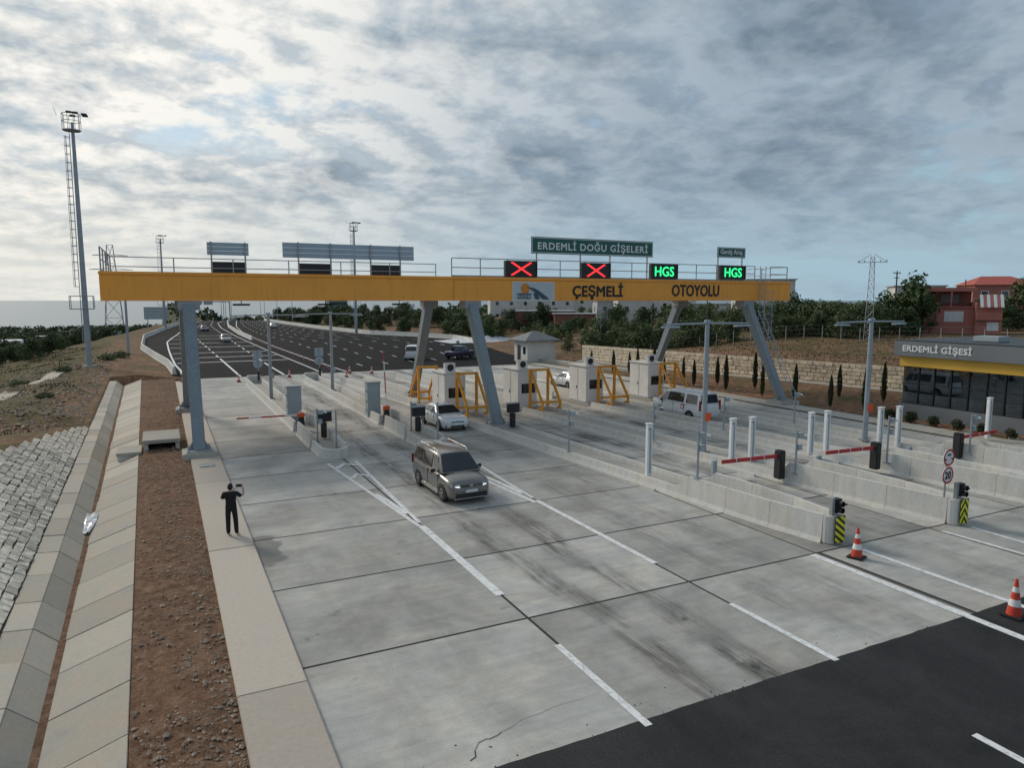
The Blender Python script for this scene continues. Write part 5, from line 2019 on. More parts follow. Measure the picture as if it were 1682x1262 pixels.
# clothing / body: faces +Y
nodes = [(0, 0, .98, .17, .12), (0, .0, 1.12, .175, .12), (0, .0, 1.28, .19, .125), (0, -.01, 1.42, .185, .105), (0, -.01, 1.50, .075, .07),
         (-.10, 0, .88, .095, .10), (-.115, .02, .50, .085, .085), (-.12, 0, .12, .07, .075), (-.12, .02, .065, .05, .045), (-.135, .17, .045, .045, .035),
         (.10, 0, .88, .095, .10), (.125, .02, .50, .085, .085), (.14, 0, .12, .07, .075), (.14, .02, .065, .05, .045), (.165, .17, .045, .045, .035),
         (-.2, -.01, 1.44, .08), (-.275, .02, 1.25, .074), (.2, -.01, 1.44, .08), (.33, .06, 1.30, .072), ]
edges = [(0, 1), (1, 2), (2, 3), (3, 4), (0, 5), (5, 6), (6, 7), (7, 8), (8, 9), (0, 10), (10, 11), (11, 12), (12, 13), (13, 14), (3, 15), (15, 16), (3, 17), (17, 18)]
skin_obj('clothed_body', nodes, edges, 'cloth_black', per)
# forearms with hands
arm = [(.325, .055, 1.32, .042), (.385, .17, 1.36, .038), (.36, .30, 1.50, .03), (.345, .335, 1.545, .03, .022), (.335, .36, 1.585, .028, .018)]
skin_obj('forearm', arm, [(0, 1), (1, 2), (2, 3), (3, 4)], 'skin', per)
arm = [(-.265, .03, 1.28, .042), (-.24, .17, 1.24, .038), (-.05, .33, 1.40, .03), (.06, .37, 1.50, .028, .02), (.11, .38, 1.55, .026, .018)]
skin_obj('forearm', arm, [(0, 1), (1, 2), (2, 3), (3, 4)], 'skin', per)
for k in range(4):
    z = 1.555 + k * .021
    L = (.055, .06, .058, .048)[k]
    skin_obj('finger', [(.345, .362, z, .009), (.335, .395, z + .004, .0085), (.335 - L * .5, .405, z + .004, .008), (.335 - L, .402, z, .007)], [(0, 1), (1, 2), (2, 3)], 'skin', per, sub=1)
    skin_obj('finger', [(.10, .372, z, .009), (.108, .398, z + .004, .0085), (.11 + L * .5, .406, z + .004, .008), (.11 + L, .403, z, .007)], [(0, 1), (1, 2), (2, 3)], 'skin', per, sub=1)
skin_obj('thumb', [(.34, .35, 1.56, .011), (.31, .345, 1.575, .01), (.285, .352, 1.585, .009)], [(0, 1), (1, 2)], 'skin', per, sub=1)
skin_obj('thumb', [(.11, .362, 1.56, .011), (.135, .35, 1.575, .01), (.16, .354, 1.585, .009)], [(0, 1), (1, 2)], 'skin', per, sub=1)
# head
hd = bpy.data.meshes.new('head')
bm = bmesh.new()
bmesh.ops.create_uvsphere(bm, u_segments=20, v_segments=14, radius=1)
for v in bm.verts:
    x, y, z = v.co
    w = .076 * (1 - .16 * max(0, -z))
    v.co = (x * w, y * .097 + .012 * max(0, -z) * (1 if y > 0 else 0), z * .118 + 1.655)
    if y > .85 and abs(x) < .3 and -.35 < z < .05:
        v.co.y += .022
bm.to_mesh(hd)
bm.free()
hd.materials.append(MATS['skin'])
hd.polygons.foreach_set('use_smooth', [True] * len(hd.polygons))
head = bpy.data.objects.new('head', hd)
C.objects.link(head)
head.parent = per
MB().tube((0, -.005, 1.47), (0, .005, 1.6), .052, .05, 12).obj('neck', 'skin', per, local=True, smooth=True)
for s in (-1, 1):
    MB().lathe([(.004, -.012), (.03, -.008), (.03, .006), (.012, .012)], 10, (s * .078, -.005, 1.65), 'x').obj('ear', 'skin', head, local=True, smooth=True)
    MB().lathe([(.004, 0), (.011, .004), (.004, .008)], 8, (s * .03, .092, 1.665), 'y').obj('eye', 'black_paint', head, local=True)
MB().box(-.024, .024, .1, .108, 1.592, 1.6).obj('mouth', 'red_paint', head, local=True)
hm = bpy.data.meshes.new('hair')
bm = bmesh.new()
bmesh.ops.create_uvsphere(bm, u_segments=24, v_segments=16, radius=1)
for v in bm.verts:
    x, y, z = v.co
    k = 1.0 + .05 * mnoise.noise(Vector((x * 6, y * 6, z * 6)))
    if y > .25:
        cut = .34
    else:
        cut = -.55
    zz = max(z, cut)
    v.co = (x * .087 * k, y * .105 * k - .008, zz * .132 * k + 1.66)
bm.to_mesh(hm)
bm.free()
hm.materials.append(MATS['hair'])
hm.polygons.foreach_set('use_smooth', [True] * len(hm.polygons))
ho = bpy.data.objects.new('hair', hm)
C.objects.link(ho)
ho.parent = per
ph = MB().box(.13, .31, .372, .382, 1.545, 1.645).obj('phone', 'black_plastic', None, bevel=.006)
# the phone is held in the hands: a thing of its own
ca, sa = math.cos(R(-14)), math.sin(R(-14))
ph.location = (1.78, 24.75, .135)
ph.rotation_euler = (0, 0, R(-14))
tag(ph, 'dark phone held up sideways by the filming person', 'phone')

# ================================================================ OFFICE BUILDING
OX, OY1 = 45.0, 31.0
off = thing('toll_office', 'low glass fronted office with grey fascia and yellow band', 'building', (OX + 5, 22, 0))
OY0 = 6.0
MB().box(OX + .35, OX + 9, OY0, OY1 - .15, 3.35, 3.5).obj('ceiling', 'house_white', off)
MB().box(OX - .5, OX + 9.6, OY0 - .4, OY1 + .25, 4.28, 5.28).obj('fascia', 'office_grey', off, bevel=.02)
MB().box(OX - .15, OX + 9.2, OY0, OY1 + .0, 3.58, 4.277).obj('yellow_band', 'office_yellow', off, bevel=.01)
MB().box(OX - .42, OX + 9.5, OY0 - .3, OY1 + .17, 5.283, 5.34).obj('roof_edge', 'black_paint', off)
for (x, y, w, d, h) in ((48, 27, 1.2, 1.6, .7), (50.5, 23.5, 1.6, 1.2, .9), (49, 19, 1.0, 1.0, .6)):
    MB().box(x - w / 2, x + w / 2, y - d / 2, y + d / 2, 5.343, 5.34 + h * .5).obj('roof_unit', 'cabinet_grey', off, bevel=.03)
MB().box(OX - .1, OX + 9, OY0, OY1 - .02, -.1, 1.05).obj('plinth', 'office_grey', off, bevel=.02)
MB().box(OX + .3, OX + 9, OY1 - .3, OY1 - .05, 1.06, 3.57).obj('end_wall', 'office_grey', off)
MB().box(OX + 4.5, OX + 4.7, OY0, OY1 - .5, 1.06, 3.34).obj('inner_wall', 'house_grey', off)
ms = [30.85, 29.65, 28.6, 27.5, 26.4, 25.3, 24.25, 23.2, 22.1, 21.0, 19.9, 18.8, 17.7, 16.6, 15.5]
for a, b in zip(ms, ms[1:]):
    w = thing('window', None, None, (OX, b, 1.05))
    w.parent = off
    w.location = Vector((OX, b, 1.05)) - off.location
    L = a - b
    for z0, z1 in ((.06, 1.35), (1.43, 2.5)):
        p = MB().box(.03, .05, .05, L - .05, z0, z1).obj('pane', 'office_glass', w, local=True)
    MB().box(-.03, .12, 0, .085, 0.001, 2.53).obj('mullion', 'black_paint', w, local=True)
    m = MB().box(-.02, .1, .087, L - .001, 1.355, 1.425)
    m.box(-.02, .1, .087, L - .001, .001, .055)
    m.box(-.02, .1, .087, L - .001, 2.505, 2.53)
    m.obj('transom', 'black_paint', w, local=True)
for i, (yy, w_, h_, mt) in enumerate(((29.2, 1.4, 1.0, 'cabinet_grey'), (27.2, .5, 1.7, 'house_white'), (25.6, 1.6, .9, 'bark'), (23.8, .8, 1.5, 'cabinet_grey'), (22.0, 1.6, .9, 'bark'), (19.5, 1.2, 1.6, 'house_white'))):
    MB().box(OX + 1.6, OX + 2.3, yy - w_ / 2, yy + w_ / 2, 1.053, 1.05 + h_).obj('furniture', mt, off, bevel=.02)
text_obj('ERDEMLİ GİŞESİ', 'lettering', 'sign_white', off, 28.35, OX - .505, 4.5, 4.5, .62, .03, .025, axis='left', spacing=1.05)

# ================================================================ HUT
hut = thing('white_hut', 'small white hut with grey hipped roof beside the motorway', 'hut', (43.5, 81.5, 0))
MB().box(41.6, 45.6, 79.3, 83.0, 0, 2.75).obj('wall', 'house_white', hut)
MB().box(41.572, 41.598, 81.2, 82.1, .05, 2.2).obj('door', 'black_plastic', hut)
MB().box(41.58, 41.599, 79.8, 80.5, 1.1, 2.0).obj('window', 'dark_glass', hut)
b4 = [(41.0, 78.7, 2.75), (46.2, 78.7, 2.75), (46.2, 83.6, 2.75), (41.0, 83.6, 2.75)]
MB().hexa([(x, y, 2.753) for x, y, z in b4], [(x, y, 2.9) for x, y, z in b4]).obj('eaves', 'roof_slate', hut)
MB().add([(41.0, 78.7, 2.903), (46.2, 78.7, 2.903), (46.2, 83.6, 2.903), (41.0, 83.6, 2.903), (43.2, 81.1, 4.0), (44.0, 81.1, 4.0)],
         [(0, 1, 5, 4), (1, 2, 5), (2, 3, 4, 5), (3, 0, 4), (3, 2, 1, 0)]).obj('roof', 'roof_slate', hut)

# ================================================================ LONG STONE WALL
WA, WB = Vector((46.5, 74.0, 0)), Vector((57.6, 24.0, 0))
sw = thing('stone_wall', 'long wall of pale coursed stones behind the young cypresses', 'wall', (52, 48, 0))
dirw = (WB - WA).normalized()
nw = Vector((dirw.y, -dirw.x, 0))            # faces the plaza (towards -x)
if nw.x > 0:
    nw = -nw
LW = (WB - WA).length
zb0, zt0 = .35, 2.5


def W3(s, z, o=0.0):
    p = WA + dirw * s + nw * o
    return (p.x, p.y, z)


MB().hexa([W3(0, -.2, -.5), W3(LW, -.2, -.5), W3(LW, -.2, 0), W3(0, -.2, 0)], [W3(0, zt0 - .03, -.5), W3(LW, zt0 - .03, -.5), W3(LW, zt0 - .03, 0), W3(0, zt0 - .03, 0)]).obj('core', 'wall_joint', sw)
sl = []
z = zb0
while z < zt0 - .1:
    hh = random.uniform(.28, .36)
    s = 0.0
    while s < LW:
        L = random.uniform(.4, .85)
        sl.append((s, z, L, min(hh, zt0 - z)))
        s += L + .03
    z += hh + .03


def wstone(m, s, z, L, h):
    d = random.uniform(.03, .09)
    e = .02
    L1, h1 = s + min(L, LW - s), z + h
    m.hexa([W3(s, z, -.02), W3(L1, z, -.02), W3(L1, h1, -.02), W3(s, h1, -.02)], [W3(s + e, z + e, d), W3(L1 - e, z + e, d), W3(L1 - e, h1 - e, d), W3(s + e, h1 - e, d)])


vis = sorted([q for q in sl if 12 < q[0] < 40], key=lambda q: -q[0])
# those between the gantry leg and the office are nearest
nr = set(id(q) for q in vis[:300])
m = MB()
for q in sl:
    if id(q) in nr:
        k = MB()
        wstone(k, *q)
        k.obj('stone', 'stone_wall', sw)
    else:
        wstone(m, *q)
o = m.obj('far_stones', 'stone_wall', sw)
o['kind'] = 'stuff'
MB().hexa([W3(0, .1, .12), W3(LW, .1, .12), W3(LW, .1, 1.1), W3(0, .1, 1.1)], [W3(0, .62, .12), W3(LW, .62, .12), W3(LW, .6, 1.1), W3(0, .6, 1.1)]).obj('foot_gutter', 'walk_concrete', sw)
tag(MB().hexa([W3(-6, .0, 1.3), W3(16, .0, 3.2), W3(16, .0, 4.0), W3(-6, .0, 2.0)], [W3(-6, .55, 1.3), W3(16, .5, 3.2), W3(16, .48, 4.0), W3(-6, .5, 2.0)]).obj('drain_channel', 'walk_concrete'), 'pale concrete channel running from the hut to the stone wall', 'channel')

# ================================================================ MASTS, POLES, PYLONS
def mast(x, y, z0, h, label, ladder=True, group='tall floodlight masts', r0=.36, r1=.17, crown=True):
    t = thing('light_mast', label, 'light mast', (x, y, z0), group=group)
    MB().tube((0, 0, 0), (0, 0, h), r0, r1, 14).obj('pole', 'mast_steel', t, smooth=True, local=True)
    MB().lathe([(r0 + .4, -.3), (r0 + .4, .15), (r0 + .1, .16)], 14).obj('footing', 'walk_concrete', t, local=True)
    if ladder:
        m = MB()
        for sy in (-.2, .2):
            m.tube((-r0 - .12, sy, 3), (-r1 - .2, sy, h - 1.2), .028, n=5)
        lad = m.obj('ladder', 'mast_steel', t, local=True)
        m = MB()
        k = 3.2
        while k < h - 1.4:
            xx = lerp(-r0 - .12, -r1 - .2, (k - 3) / (h - 4.2))
            m.tube((xx, -.2, k), (xx, .2, k), .016, n=4)
            k += .4
        m.obj('rungs', 'mast_steel', lad, local=True)
        m = MB()
        k = 9.5
        rr = .42
        while k < h - 1.4:
            xx = lerp(-r0 - .12, -r1 - .2, (k - 3) / (h - 4.2))
            pts = [(xx - rr * math.sin(a) * 1.25, rr * math.cos(a), k) for a in [math.pi * i / 8 for i in range(9)]]
            m.path(pts, .035, 4)
            k += .95
        for a in (math.pi * .25, math.pi * .5, math.pi * .75):
            m.tube((-r0 - .12 - rr * 1.25 * math.sin(a), rr * math.cos(a), 9.5), (-r1 - .2 - rr * 1.25 * math.sin(a), rr * math.cos(a), h - 1.5), .022, n=4)
        m.obj('ladder_cage', 'mast_steel', lad, local=True)
        m = MB()
        for z in (6.9, 8.4):
            for p0, p1 in (((-1.5, -.8), (.9, -.8)), ((.9, -.8), (.9, .8)), ((.9, .8), (-1.5, .8)), ((-1.5, .8), (-1.5, -.8))):
                m.tube((*p0, z), (*p1, z), .05, n=5)
        for p in ((-1.5, -.8), (.9, -.8), (.9, .8), (-1.5, .8)):
            m.tube((*p, 6.9), (*p, 8.4), .045, n=5)
        m.obj('rest_platform', 'mast_steel', t, local=True)
    if crown:
        m = MB()
        R0 = 0.95
        for z in (h - .9, h + .1, h + .9):
            pts = [(R0 * math.cos(a) - .1, R0 * math.sin(a), z) for a in [2 * math.pi * i / 10 for i in range(11)]]
            m.path(pts, .04, 5)
        for i in range(10):
            a = 2 * math.pi * i / 10
            m.tube((R0 * math.cos(a) - .1, R0 * math.sin(a), h - .9), (R0 * math.cos(a) - .1, R0 * math.sin(a), h + .9), .03, n=5)
        m.lathe([(R0 - .05, h - .98), (R0 - .05, h - .92)], 12, (-.1, 0, 0))
        m.tube((-1.5, 0, h + .6), (-1.75, 0, h + 1.6), .03, n=4)
        cr = m.obj('crown_cage', 'mast_steel', t, local=True)
        for (fx, fy) in ((.4, -.8), (1.25, -.35), (.0, .9), (1.3, .4), (-.2, -.9)):
            MB().cbox((fx, fy, h + .95), (.6, .45, .18)).obj('floodlight', 'black_plastic', cr, bevel=.03, local=True)


mast(-7.95, 98.0, ground_h(-7.95, 98), 28.3, 'tall tapering floodlight mast with caged ladder at left')
mast(41.1, 165.0, -.2, 25, 'floodlight mast rising behind the middle of the gantry')
mast(1.0, 214, -.3, 24.5, 'distant floodlight mast rising behind the left end railing')


def lamp(x, y, z0, h, label, r0=.13):
    t = thing('street_lamp', label, 'street lamp', (x, y, z0), group='street lamps along the motorway')
    MB().tube((0, 0, 0), (0, 0, h), r0, r0 * .55, 8).obj('pole', 'mast_steel', t, local=True, smooth=True)
    MB().tube((0, 0, h - .05), (1.5, 0, h + .2), r0 * .4, n=6).obj('arm', 'mast_steel', t, local=True)
    MB().cbox((1.7, 0, h + .2), (.7, .25, .12)).obj('lamp_head', 'cabinet_grey', t, bevel=.02, local=True)
    MB().box(-.35, .35, -.35, .35, -.4, .1).obj('footing', 'walk_concrete', t, local=True)


lamp(-4.6, 121, ground_h(-4.6, 121) + .02, 12, 'street lamp right of the tall mast at left', .22)
for i, y in enumerate((235, 262, 292, 322)):
    lamp(interp(MEDL, y) + .8, y, road_z(y) - .1, 11, 'thin street lamp in the row along the distant median', .12)
    lamp(interp(MR, y) + 1.5, y + 8, road_z(y) - .5, 11, 'thin street lamp in the row beyond the right barrier', .12)


def lattice(x, y, z0, h, w0, w1, arms, label, cat='pylon', mat='galvanised_dull', r=.06, rz=0.0):
    t = thing('lattice_pylon', label, cat, (x, y, z0), rz)
    m = MB()
    n = max(4, int(h / (w0 * .9)))
    c = [(-1, -1), (1, -1), (1, 1), (-1, 1)]

    def pt(i, k):
        f = k / n
        w = lerp(w0, w1, f) / 2
        return Vector((c[i][0] * w, c[i][1] * w, h * f))
    for i in range(4):
        m.tube(pt(i, 0), pt(i, n), r, n=4)
    tw = m.obj('tower', mat, t, local=True)
    m = MB()
    for k in range(n):
        for i in range(4):
            j = (i + 1) % 4
            m.tube(pt(i, k), pt(j, k + 1), r * .55, n=3)
            m.tube(pt(j, k), pt(i, k + 1), r * .55, n=3)
            m.tube(pt(i, k + 1), pt(j, k + 1), r * .5, n=3)
    m.obj('bracing', mat, t, local=True)
    for (z, L) in arms:
        m = MB()
        m.tube((-L, 0, z), (L, 0, z), r * 1.3, n=4)
        for s in (-1, 1):
            m.tube((s * L, 0, z), (s * w1 * .4, 0, z + .9), r, n=4)
            m.tube((s * L * .95, 0, z + .25), (s * L * .95, 0, z - .02), r * 1.5, n=5)
            m.tube((s * L * .55, 0, z + .25), (s * L * .55, 0, z - .02), r * 1.5, n=5)
        m.obj('cross_arm', mat, t, local=True)
    return t


def Z(x, y):
    return ground_h(x, y)


lattice(72.9, 54.5, Z(72.9, 54.5) - .1, 9.6, .95, .4, [(9.0, 1.5)], 'lattice power pylon with cross arm left of the red house', r=.035, rz=R(-53))
lattice(64.0, 96.0, Z(64, 96) - .2, 11.5, 1.5, .8, [], 'lattice mast right of the white hut', r=.05)
lattice(-24, 469, Z(-24, 469) - 1, 52, 10, 3, [(38, 11), (46, 9)], 'large faint lattice pylon at the far left near the sea', r=.15)


def wood_pole(x, y, h, label, arms=True):
    t = thing('utility_pole', label, 'utility pole', (x, y, Z(x, y) - .1), group='utility poles near the houses')
    MB().tube((0, 0, 0), (0, 0, h), .13, .08, 8).obj('pole', 'wood_pole', t, local=True)
    if arms:
        MB().bar((-.7, 0, h - .3), (.7, 0, h - .3), .08, .1).obj('cross_arm', 'wood_pole', t, local=True)
        MB().bar((-.5, 0, h - .9), (.5, 0, h - .9), .08, .1).obj('cross_arm', 'wood_pole', t, local=True)
        for x_ in (-.6, 0, .6):
            MB().tube((x_, 0, h - .248), (x_, 0, h - .05), .04, n=6).obj('insulator', 'house_grey', t, local=True)


wood_pole(85.8, 60.5, 8.2, 'wooden utility pole with short arms left of the red house')
wood_pole(95.5, 57.5, 7.0, 'thin pole standing in front of the red house', False)
wood_pole(68, 76, 7.0, 'thin pole behind the gantry lettering', False)

# ================================================================ TREES
def leaf_mesh(name, mat, clumps, n, size, squash=1.0):
    """foliage: leaf-sized quads scattered over clump shells"""
    vs, fs = [], []
    tot = sum(c[3] ** 2 for c in clumps)
    for (cx, cy, cz, r) in clumps:
        for _ in range(max(6, int(n * r * r / tot))):
            d = Vector((random.gauss(0, 1), random.gauss(0, 1), random.gauss(0, 1) * squash))
            if d.length < .01:
                continue
            d.normalize()
            p = Vector((cx, cy, cz)) + d * r * random.uniform(.55, 1.08)
            u = (d + Vector((random.uniform(-1, 1), random.uniform(-1, 1), random.uniform(-.6, 1.0))) * .8).normalized()
            a = u.orthogonal().normalized()
            a.rotate(Matrix.Rotation(random.uniform(0, 6.28), 3, u))
            b = u.cross(a)
            s = size * random.uniform(.6, 1.4)
            k = len(vs)
            vs += [p - a * s - b * s * .45, p + a * s * .2 - b * s * .6, p + a * s + b * s * .3, p - a * s * .2 + b * s * .6]
            fs.append((k, k + 1, k + 2, k + 3))
    me = bpy.data.meshes.new(name)
    me.from_pydata([tuple(v) for v in vs], [], fs)
    me.materials.append(MATS[mat])
    return me


def trunk_mesh(h, r, limbs, mat='bark'):
    m = MB()
    m.tube((0, 0, -.3), (.05 * h, .02, h), r, r * .6, 7)
    for (x, y, z) in limbs:
        m.tube((.05 * h * .8, .02, h * .8), (x, y, z), r * .5, r * .18, 5)
    return m.mesh('trunk', mat)


def broad(i, mat, n=900, h=5.0):
    random.seed(100 + i)
    cl = []
    for _ in range(random.randint(9, 13)):
        a = random.uniform(0, 6.28)
        rr = random.uniform(.2, 1.9) * h / 5
        cl.append((rr * math.cos(a), rr * math.sin(a), random.uniform(.32, .84) * h, random.uniform(.55, 1.15) * h / 5))
    cl.append((0, 0, .82 * h, .9 * h / 5))
    lm = leaf_mesh('crown', mat, cl, n, .15 * h / 5)
    tm = trunk_mesh(h * .42, .13 * h / 5, [(c[0] * .8, c[1] * .8, c[2]) for c in cl[:5]])
    return tm, lm


def bushy(i, mat, n=1300, h=4.6):
    random.seed(500 + i)
    cl = []
    for _ in range(random.randint(12, 16)):
        a = random.uniform(0, 6.28)
        rr = random.uniform(.1, 2.0) * h / 5
        zz = random.uniform(.12, .8)
        cl.append((rr * math.cos(a), rr * math.sin(a), zz * h, random.uniform(.6, 1.2) * h / 5))
    cl.append((0, 0, .8 * h, .95 * h / 5))
    lm = leaf_mesh('crown', mat, cl, n, .17 * h / 5)
    return trunk_mesh(h * .4, .13 * h / 5, [(c[0] * .8, c[1] * .8, c[2]) for c in cl[:5]]), lm


PROTO = {'bolive': [bushy(i, 'leaf_olive') for i in range(5)], 'bdark': [bushy(10 + i, 'leaf_dark', 1500, 5.2) for i in range(5)], 'olive': [broad(i, 'leaf_olive', 1000, 4.6) for i in range(4)], 'dark': [broad(10 + i, 'leaf_dark', 1100, 5.6) for i in range(4)], 'yellow': [broad(20, 'leaf_yellow', 700, 4.0)]}
random.seed(11)


def tree(kind, x, y, s, label, group, name='broadleaf_tree', z=None, rz=None):
    tm, lm = random.choice(PROTO[kind])
    t = thing(name, label, 'tree', (x, y, (Z(x, y) if z is None else z) - .05), random.uniform(0, 6.28) if rz is None else rz, group)
    t.scale = (s * random.uniform(.9, 1.15), s * random.uniform(.9, 1.15), s * random.uniform(.85, 1.1))
    share('trunk', tm, t)
    share('crown', lm, t)
    return t


def mass(name, label, items, keep=0.5, grow=1.35):
    """the farther trees of a wood, too many to tell apart: foliage of all of them as one mesh"""
    vs, fs, mats = [], [], []
    for (kind, x, y, s) in items:
        tm, lm = random.choice(PROTO[kind])
        a = random.uniform(0, 6.28)
        ca_, sa_ = math.cos(a) * s, math.sin(a) * s
        z = Z(x, y) - .05
        co = [v.co for v in lm.vertices]
        mi = 0 if 'olive' in kind else 1
        for p in lm.polygons:
            if random.random() > keep:
                continue
            q = [co[i] for i in p.vertices]
            c = sum(q, Vector()) / 4
            k = len(vs)
            for v in q:
                w = c + (v - c) * grow
                vs.append((x + w.x * ca_ - w.y * sa_, y + w.x * sa_ + w.y * ca_, z + w.z * s))
            fs.append((k, k + 1, k + 2, k + 3))
            mats.append(mi)
    me = bpy.data.meshes.new(name)
    me.from_pydata(vs, [], fs)
    me.materials.append(MATS['leaf_olive'])
    me.materials.append(MATS['leaf_dark'])
    me.polygons.foreach_set('material_index', mats)
    o = bpy.data.objects.new(name, me)
    C.objects.link(o)
    return tag(o, label, 'wood', kind='stuff')


def stand(items, n, label, group, mlabel):
    items.sort(key=lambda q: math.hypot(q[1], q[2]))
    for (kind, x, y, s) in items[:n]:
        tree(kind, x, y, s, label, group)
    mass('far_trees', mlabel, items[n:])


# screening belt right of the motorway, behind the barrier
GB = 'trees of the belt beyond the right barrier'
k = 0
IT = []
while k < 120:
    y = random.uniform(126, 300)
    x = interp(MR, y) + 5 + random.random() ** 1.5 * 24
    IT.append((random.choice(('bdark', 'bdark', 'bolive')), x, y, random.uniform(.78, 1.02)))
    k += 1
stand(IT, 70, 'bushy green tree in the belt beyond the right motorway barrier', GB, 'far end of the green belt beyond the right motorway barrier')
# orchard between the wall and the houses
GO = 'trees of the orchard behind the stone wall'
cnt = 0
IT = []
while cnt < 260:
    az = random.uniform(27, 63)
    d = 94 + 95 * random.random() ** 1.5
    x, y = d * math.sin(R(az)), d * math.cos(R(az))
    if x < interp(MR, y) + 9 or (az > 56.0 and d < 120):
        continue
    lim = lerp(.86, 1.0, sstep(30, 50, az)) * (.72 if az < 33 else 1.0)
    IT.append((random.choice(('bolive', 'bolive', 'bdark')), x, y, random.uniform(.68, 1.0) * lim))
    cnt += 1
stand(IT, 110, 'grey green orchard tree behind the stone wall', GO, 'farther orchard trees between the houses behind the stone wall')
tree('bdark', 86.8, 58.6, 1.4, 'large dark tree touching the left side of the red house', None)
tree('bdark', 84.5, 61.0, 1.25, 'dark rounded tree behind the wooden utility pole', None)
tree('bdark', 89.0, 60.2, 1.55, 'tall dark tree rising above the roof left of the red house', None)
tree('bdark', 113, 60, 1.35, 'dark tree behind the red house at the right edge', None)
# land left of the motorway
GL = 'trees of the groves left of the motorway'
cnt = 0
IT = []
while cnt < 260:
    y = 125 + 190 * random.random() ** 1.2
    x = random.uniform(-80, -6)
    az = math.degrees(math.atan2(x, y))
    edge = -16 + (y - 125) * .055
    if az < -12.5 or x > edge:
        continue
    IT.append((random.choice(('bdark', 'bdark', 'bolive')), x, y, random.uniform(.5, .78)))
    cnt += 1
stand(IT, 100, 'low dark tree in the groves left of the motorway', GL, 'farther dark groves left of the motorway')
tree('yellow', -26.0, 132, .62, 'yellow flowering bush at the left edge before the groves', None)

# distant woods that read as one mass
def far_wood(name, label, pts, size, n):
    vs, fs = [], []
    for (x, y, z, r) in pts:
        for _ in range(n):
            d = Vector((random.gauss(0, 1), random.gauss(0, 1), abs(random.gauss(0, .7)))).normalized()
            p = Vector((x, y, z)) + Vector((d.x * r, d.y * r, d.z * r * .75)) * random.uniform(.6, 1.05)
            a = Vector((random.uniform(-1, 1), random.uniform(-1, 1), random.uniform(-1, 1))).normalized()
            b = a.orthogonal().normalized()
            s = size * random.uniform(.6, 1.4)
            k = len(vs)
            vs += [tuple(p - a * s), tuple(p + b * s), tuple(p + a * s), tuple(p - b * s)]
            fs.append((k, k + 1, k + 2, k + 3))
    me = bpy.data.meshes.new(name)
    me.from_pydata(vs, [], fs)
    me.materials.append(MATS['leaf_dark'])
    o = bpy.data.objects.new(name, me)
    C.objects.link(o)
    return tag(o, label, 'wood', kind='stuff')


pts = []
for _ in range(420):
    d = 330 + 1100 * random.random() ** 1.3
    az = R(random.uniform(-14, 24))
    x, y = d * math.sin(az), d * math.cos(az)
    pts.append((x, y, Z(x, y) - .5, random.uniform(2.5, 4.5) * (1 + d / 1500)))
far_wood('far_wood', 'distant dark woods and groves towards the sea', pts, 1.0, 46)
pts = []
for _ in range(260):
    d = 215 + 300 * random.random()
    az = R(random.uniform(20, 66))
    x, y = d * math.sin(az), d * math.cos(az)
    if x < interp(MR, y) + 30:
        continue
    pts.append((x, y, Z(x, y), random.uniform(3.2, 5.2)))
far_wood('far_wood', 'distant band of trees behind the houses at right', pts, .8, 70)

# ---- young cypresses and shrubs
def cypress_proto(i, h):
    random.seed(300 + i)
    vs, fs = [], []
    for _ in range(420):
        t = random.random() ** .8
        z = .15 + t * (h - .15)
        r = (.17 * math.sin(min(1, t * 2.2 + .25) * 1.57) * (1 - t ** 3) + .02) * random.uniform(.5, 1.1) * (h / 2.4) ** .4
        a = random.uniform(0, 6.28)
        p = Vector((r * math.cos(a), r * math.sin(a), z))
        u = Vector((math.cos(a), math.sin(a), .3))
        b = Vector((-math.sin(a), math.cos(a), 0))
        s = random.uniform(.04, .08)
        k = len(vs)
        vs += [tuple(p - b * s), tuple(p + b * s), tuple(p + Vector((0, 0, s * 3.2)) + u * .03)]
        fs.append((k, k + 1, k + 2))
    me = bpy.data.meshes.new('crown')
    me.from_pydata(vs, [], fs)
    me.materials.append(MATS['leaf_cypress'])
    tm = MB().tube((0, 0, -.1), (0, 0, h * .8), .03, .012, 6).mesh('trunk', 'bark')
    return tm, me


CYP = [cypress_proto(i, h) for i, h in enumerate((2.3, 2.7, 2.0))]
random.seed(23)
spots = [(44.1, 46.6), (43.9, 42.2), (43.8, 38.8), (43.9, 35.6), (44.2, 33.0), (43.9, 50.5), (43.6, 54.5), (43.4, 58.5), (43.2, 62.5), (43.0, 66.5),
         (46.2, 45.3), (47.0, 41.6), (47.8, 38.0), (48.4, 34.6), (45.6, 49.3), (45.0, 53.3), (44.6, 57.3), (44.2, 61.0)]
for i, (x, y) in enumerate(spots):
    t = thing('cypress_tree', 'thin young cypress in the two rows before the stone wall', 'tree', (x, y, Z(x, y)), random.uniform(0, 6), 'young cypresses before the stone wall')
    tm, lm = CYP[i % 3]
    s = random.uniform(.95, 1.3)
    t.scale = (s, s, s)
    share('trunk', tm, t)
    share('crown', lm, t)
sh = leaf_mesh('crown', 'leaf_cypress', [(0, 0, .32, .3), (.1, .08, .42, .22), (-.1, -.06, .4, .22), (.05, -.12, .28, .25)], 420, .06)
for i, (x, y) in enumerate([(43.3, 30.4), (43.3, 28.9), (43.4, 27.5), (43.4, 26.0), (43.5, 24.5), (43.5, 23.0), (43.5, 21.4)]):
    t = thing('round_shrub', 'small dark round shrub in the row before the office', 'shrub', (x, y, .04), random.uniform(0, 6), 'round shrubs before the office')
    s = random.uniform(.95, 1.25)
    t.scale = (s, s, s)
    share('crown', sh, t)
    share('stem', MB().tube((0, 0, 0), (0, 0, .3), .03, n=5).mesh('stem', 'bark') if i == 0 else bpy.data.meshes['stem'], t)

